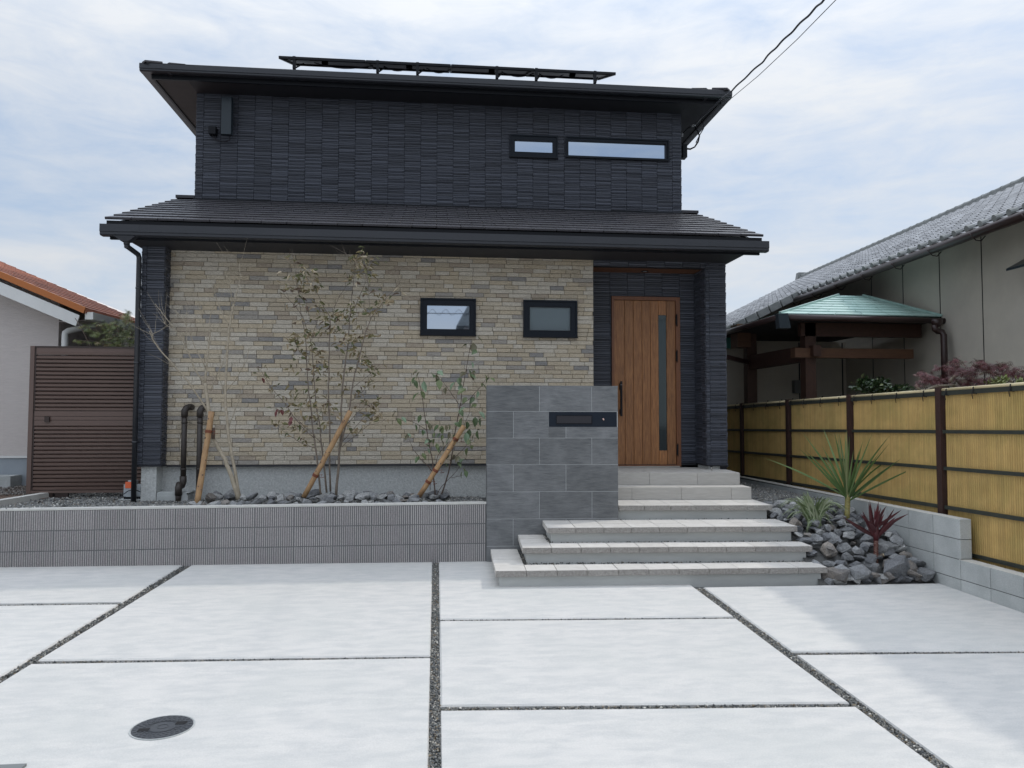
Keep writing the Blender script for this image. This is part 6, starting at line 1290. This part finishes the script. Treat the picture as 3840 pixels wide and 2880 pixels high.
# variegated grass clump
KC = K9; gb_ = Vector(at(*K9(760, 1560), Y=8.3)); gc = thing('striped_grass_clump', tuple(gb_), 'arching pale striped grass clump among the rocks by the steps', 'plant')
bl_tips = [(280, 1300), (330, 1210), (480, 1170), (560, 1150), (610, 1080), (640, 1140), (590, 1100), (700, 1150), (850, 1150), (900, 1140), (980, 1150), (1060, 1200), (1120, 1270), (1180, 1300), (1200, 1360), (950, 1450), (1000, 1500), (350, 1390), (400, 1330), (450, 1280), (720, 1300), (660, 1620), (720, 1580), (770, 1520), (540, 1250), (800, 1200), (880, 1350), (1040, 1350), (420, 1420), (500, 1390)]
def arch(A, tip, w, par, mat, hgt):
    A = Vector(A); Bv = Vector(tip); n = 10; V = []; d = Bv - A; side = Vector((d.z, 0, -d.x)); side = side.normalized() if side.length > .01 else Vector((1, 0, 0))
    pk = A.lerp(Bv, .45) + Vector((0, 0, hgt)); 
    for i in range(n + 1):
        t = i / n; p = A * (1 - t) ** 2 + pk * 2 * t * (1 - t) + Bv * t * t; q = max(.05, math.sin(math.pi * min(.97, t * .8 + .15))); V += [p - Vector((w / 2 * q, 0, .2 * w * q)), p + Vector((0, -.001, 0)), p + Vector((w / 2 * q, 0, -.2 * w * q))]
    Fs = []
    for i in range(n): Fs += [(3 * i, 3 * i + 1, 3 * i + 4, 3 * i + 3), (3 * i + 1, 3 * i + 2, 3 * i + 5, 3 * i + 4)]
    MB().add(V, Fs, True).build('blade', mat, par)
for x, y in bl_tips:
    for r in range(4):
        tip = Vector(at(*K9(x + rnd(-50, 50), y + rnd(-25, 50)), Y=8.3 + rnd(-.15, .18))); far_ = abs(x - 730) / 500; arch(gb_ + Vector((rnd(-.06, .06), rnd(-.05, .05), -.02)), tip, rnd(.014, .020), gc, m_grass, .08 + .30 * far_ if y < 1500 else .22)
# burgundy cordyline
K10 = lambda x, y: (2800 + x / 2.949, 1850 + y / 2.949)
rb = Vector(at(*K10(1430, 815), Y=7.62)); rt_ = Vector(at(*K10(1430, 520), Y=7.62)); rc = thing('burgundy_cordyline', tuple(rb), 'dark burgundy spiky cordyline on a short ringed stem in the rocks', 'plant')
MB().tube([rb - Vector((0, 0, .12)), rb] + [rb.lerp(rt_, k / 12) for k in range(1, 13)], [.026, .024] + [.022 + .003 * (k % 2) for k in range(12)], 12).build('stem', m_trunkr, rc)
MB().tube([rt_ - Vector((0, 0, .0)), rt_ + Vector((0, 0, .10)), rt_ + Vector((0, 0, .22))], [.026, .034, .02], 10).build('leaf_base', m_redc, rc)
for x, y in ((1320, 1380), (1140, 1425), (1420, 1240), (1455, 1215), (1545, 1215), (1610, 1215), (1650, 1260), (1690, 1290), (1710, 1310), (1790, 1300), (1800, 1410), (1920, 1360), (2025, 1350), (1360, 1340), (1370, 1480), (1840, 1480), (1580, 1300), (1500, 1330), (1740, 1400), (1900, 1440)):
    tip = at(*K9(x, y), Y=7.62); strap(rt_ + Vector((rnd(-.015, .015), rnd(-.015, .015), rnd(0, .12))), tip, rnd(.034, .046), rnd(-.02, .04), rnd(-.2, .15), rc, m_redc, keel=.4)
# cut stub beside it
sbp = Vector(at(*K10(1515, 680), Y=7.6)); stb = MB(); stb.tube([sbp + Vector((-.10, .1, -.08)), sbp], [.022, .02], 12); so2 = tagm(stb.build('cut_stub', m_barkg), 'short sawn wooden stub poking from the rocks beside the burgundy plant', 'stub'); MB().tube([sbp, sbp + Vector((.002, -.002, .0016))], .017, 12).build('cut_face', m_bambt, so2)
# burgundy maple and shrubs over the fence
def crown(par, name, mat, cen, rad, n, s0, s1, unit, squash=(1, 1, 1), clump=14, spread=.28):
    ms = []; cs = [Vector((random.gauss(0, .5) * rad[0], random.gauss(0, .5) * rad[1], random.gauss(0, .45) * rad[2])) + cen for _ in range(clump)]
    for _ in range(n):
        c = random.choice(cs); p = c + Vector((random.gauss(0, spread) * rad[0], random.gauss(0, spread) * rad[1], random.gauss(0, spread * .7) * rad[2])); ms.append(mat_dir(p, (rnd(-1, 1), rnd(-1, 1), rnd(-.9, .5)), rnd(s0, s1), rnd(-2, 2), rnd(.7, 1.2)))
    add_leaves(par, name, mat, unit, ms, 300)
K11 = K8
def star_leaf():
    V = [(0, 0, 0)]; Fs = []
    for k, a in enumerate((-1.3, -.75, -.25, .25, .75, 1.3)):
        l = 1 - .35 * abs(a); i = len(V); V += [(math.sin(a - .10) * l * .5, math.cos(a - .10) * l * .5, -.02), (math.sin(a) * l, math.cos(a) * l, -.16), (math.sin(a + .10) * l * .5, math.cos(a + .10) * l * .5, -.02)]; Fs.append((0, i, i + 1, i + 2))
    return V, Fs
SL = star_leaf()
mpc = Vector(at(3700, 1420, X=6.2)); ym = mpc.y
mp_ = thing('red_maple', (mpc.x, mpc.y, .3), 'spreading dark red laceleaf maple showing above the bamboo fence at the right', 'tree')
def K11p(x, y, Y): return Vector(at(*K8(x, y), Y=Y))
YM = 7.9
MB().tube([K11p(1400, 1300, YM) - Vector((0, 0, .5)), K11p(1250, 900, YM), K11p(1000, 915, YM), K11p(870, 970, YM), K11p(790, 980, YM), K11p(735, 930, YM), K11p(720, 895, YM)], [.03, .022, .02, .018, .016, .013, .01], 8).build('branch', m_barkp, mp_)
MB().tube([K11p(1180, 860, YM), K11p(1240, 790, YM), K11p(1290, 760, YM), K11p(1340, 715, YM), K11p(1430, 765, YM), K11p(1540, 830, YM), K11p(1660, 915, YM)], [.02, .018, .016, .015, .012, .009, .006], 8).build('branch', m_barkp, mp_)
MB().tube([K11p(1600, 755, YM), K11p(1660, 715, YM), K11p(1740, 720, YM), K11p(1820, 770, YM), K11p(1930, 790, YM), K11p(2050, 860, YM), K11p(2200, 960, YM)], [.01, .014, .015, .015, .015, .016, .016], 8).build('branch', m_barkp, mp_)
MB().tube([K11p(1000, 960, YM), K11p(1130, 920, YM), K11p(1250, 880, YM), K11p(1270, 830, YM), K11p(1330, 890, YM), K11p(1420, 960, YM)], [.012] * 6, 7).build('branch', m_barkg, mp_)
ms = []
for (x, y, rx, ry, n) in ((800, 720, 60, 30, 26), (880, 800, 130, 60, 110), (1010, 660, 45, 25, 18), (1010, 830, 150, 70, 150), (1280, 560, 70, 50, 45), (1200, 640, 90, 50, 70), (1300, 700, 150, 80, 190), (1480, 720, 90, 60, 100), (1400, 850, 160, 60, 170), (1620, 620, 120, 50, 130), (1700, 680, 150, 60, 120), (1900, 640, 110, 50, 100), (1950, 740, 160, 60, 120), (2080, 690, 60, 50, 40), (2170, 760, 50, 60, 55), (1700, 850, 220, 60, 130), (760, 900, 40, 20, 16), (1560, 560, 60, 20, 20)):
    for _ in range(n): ms.append(mat_dir(K11p(x + random.gauss(0, .5) * rx, y + random.gauss(0, .5) * ry, YM + rnd(-.3, .4)), (rnd(-1, 1), rnd(-1, .4), rnd(-.9, .2)), rnd(.045, .085), rnd(-.8, .8), 1))
add_leaves(mp_, 'leaf', m_mapler, SL, ms)
ms = []
for (x, y, rx, ry, n) in ((1830, 870, 140, 40, 80), (1920, 830, 60, 30, 30), (2160, 870, 60, 40, 40)):
    for _ in range(n): ms.append(mat_dir(K11p(x + random.gauss(0, .5) * rx, y + random.gauss(0, .5) * ry, 7.5 + rnd(-.1, .2)), (rnd(-1, 1), rnd(-1, .4), rnd(-.2, 1)), rnd(.04, .07), rnd(-.8, .8), .7))
yg = thing('yellow_green_shrub', tuple(K11p(1900, 900, 7.5) - Vector((0, 0, .6))), 'bright yellow green shrub tips above the fence under the red maple', 'shrub'); add_leaves(yg, 'leaf', m_ygr, leaf_unit(), ms)
MB().tube([K11p(1900, 1300, 7.5), K11p(1880, 1000, 7.5), K11p(1850, 880, 7.5)], [.02, .012, .005], 6).build('stem', m_bark2, yg)
sh = thing('evergreen_shrub', tuple(at(3262, 1480, Y=10.0)), 'glossy dark green rounded shrub just behind the fence top', 'shrub')
ms = []
for (x, y, rx, ry, n) in ((1190, 1580, 110, 45, 260), (1110, 1545, 60, 30, 90), (1220, 1545, 60, 30, 90), (1360, 1590, 70, 25, 110), (1080, 1570, 50, 30, 60), (1290, 1605, 110, 25, 120)):
    for _ in range(n): ms.append(mat_dir(Vector(at(*C6(x + random.gauss(0, .45) * rx, y + random.gauss(0, .45) * ry), Y=10.0 + rnd(-.3, .4))), (rnd(-1, 1), rnd(-1, .3), rnd(-.3, 1)), rnd(.06, .10), rnd(-.9, .9), 1))
add_leaves(sh, 'leaf', m_shrub, leaf_unit(.5, .15, .2), ms); MB().tube([Vector(at(*C6(1200, 1750), Y=10.05)), Vector(at(*C6(1190, 1600), Y=10.05))], [.03, .015], 7).build('stem', m_bark2, sh)
# green maple behind the slatted gate
gm = thing('green_maple', tuple(at(455, 1500, Y=11.6)), 'small green leaved maple rising behind the slatted gate', 'tree'); KG = KL
gmc = []
for pts, ra in (([(1350, 1400), (1330, 1230), (1260, 1100), (1180, 940), (1110, 840)], .012), ([(1760, 1400), (1740, 1200), (1760, 1050), (1700, 930)], .014), ([(1700, 1400), (1680, 1230), (1600, 1140)], .01), ([(1900, 1400), (1930, 1200), (1950, 1050), (1890, 880), (1900, 740)], .012), ([(1900, 1200), (1960, 1100), (2000, 1000)], .008), ([(1600, 1250), (1400, 1180), (1150, 1170)], .006), ([(1250, 960), (1350, 1000), (1450, 1080)], .005)):
    P = [Vector(at(*KG(x, y), Y=11.6 + .02 * i)) for i, (x, y) in enumerate(pts)]; MB().tube(P, [ra * (1 - .8 * i / len(P)) for i in range(len(P))], 6).build('branch', m_bark2, gm); gmc.append(P)
ms = []
for (x, y, rx, ry, n) in ((1280, 970, 90, 50, 40), (1420, 1060, 100, 40, 50), (1500, 930, 110, 40, 40), (1620, 1010, 120, 60, 60), (1720, 940, 80, 60, 40), (1620, 1130, 120, 50, 70), (1780, 1180, 110, 60, 90), (1870, 1080, 100, 90, 90), (1900, 760, 60, 40, 26), (1860, 840, 90, 60, 50), (1960, 1170, 60, 80, 60), (1180, 1180, 90, 20, 26), (1700, 1230, 150, 30, 70), (1900, 900, 80, 60, 40), (1450, 1200, 120, 25, 26), (2050, 1050, 60, 120, 60)):
    for _ in range(n): ms.append(mat_dir(Vector(at(*KG(x + random.gauss(0, .5) * rx, y + random.gauss(0, .5) * ry), Y=11.6 + rnd(-.3, .3))), (rnd(-1, 1), rnd(-1, .3), rnd(-.7, .2)), rnd(.05, .095), rnd(-.7, .7), 1))
add_leaves(gm, 'leaf', m_maple, SL, ms)

# ------------------------------------------------------------------ across the street: what the window panes mirror
oh = thing('opposite_house', (5.2, -18, -.3), 'pale grey house across the street, seen only mirrored in the window panes', 'house')
MB().box(1.45, 9.2, -26, -18, -.3, 6.4).build('wall', m_wallL, oh)
MB().prism([(1.05, -17.4, 6.3), (9.6, -17.4, 6.3), (7.6, -17.4, 8.6), (2.3, -17.4, 8.6)], (0, -9.2, 0)).build('roof', m_kawend, oh)
sc_ = thing('street_cable', (0, -6, 5.3), 'spiral wrapped overhead cable over the street, seen only mirrored in the lower left window', 'cable')
MB().tube([(x, -6, 5.32 - .0008 * (x - .5) ** 2 * 0) for x in np.linspace(-14, 14, 30)], .014, 6).build('carrier', m_cable, sc_)
MB().tube([(-3 + t * 7, -6 + .10 * math.cos(t * 95), 5.36 + .10 * math.sin(t * 95)) for t in np.linspace(0, 1, 260)], .006, 4).build('spiral_wrap', m_cable, sc_)
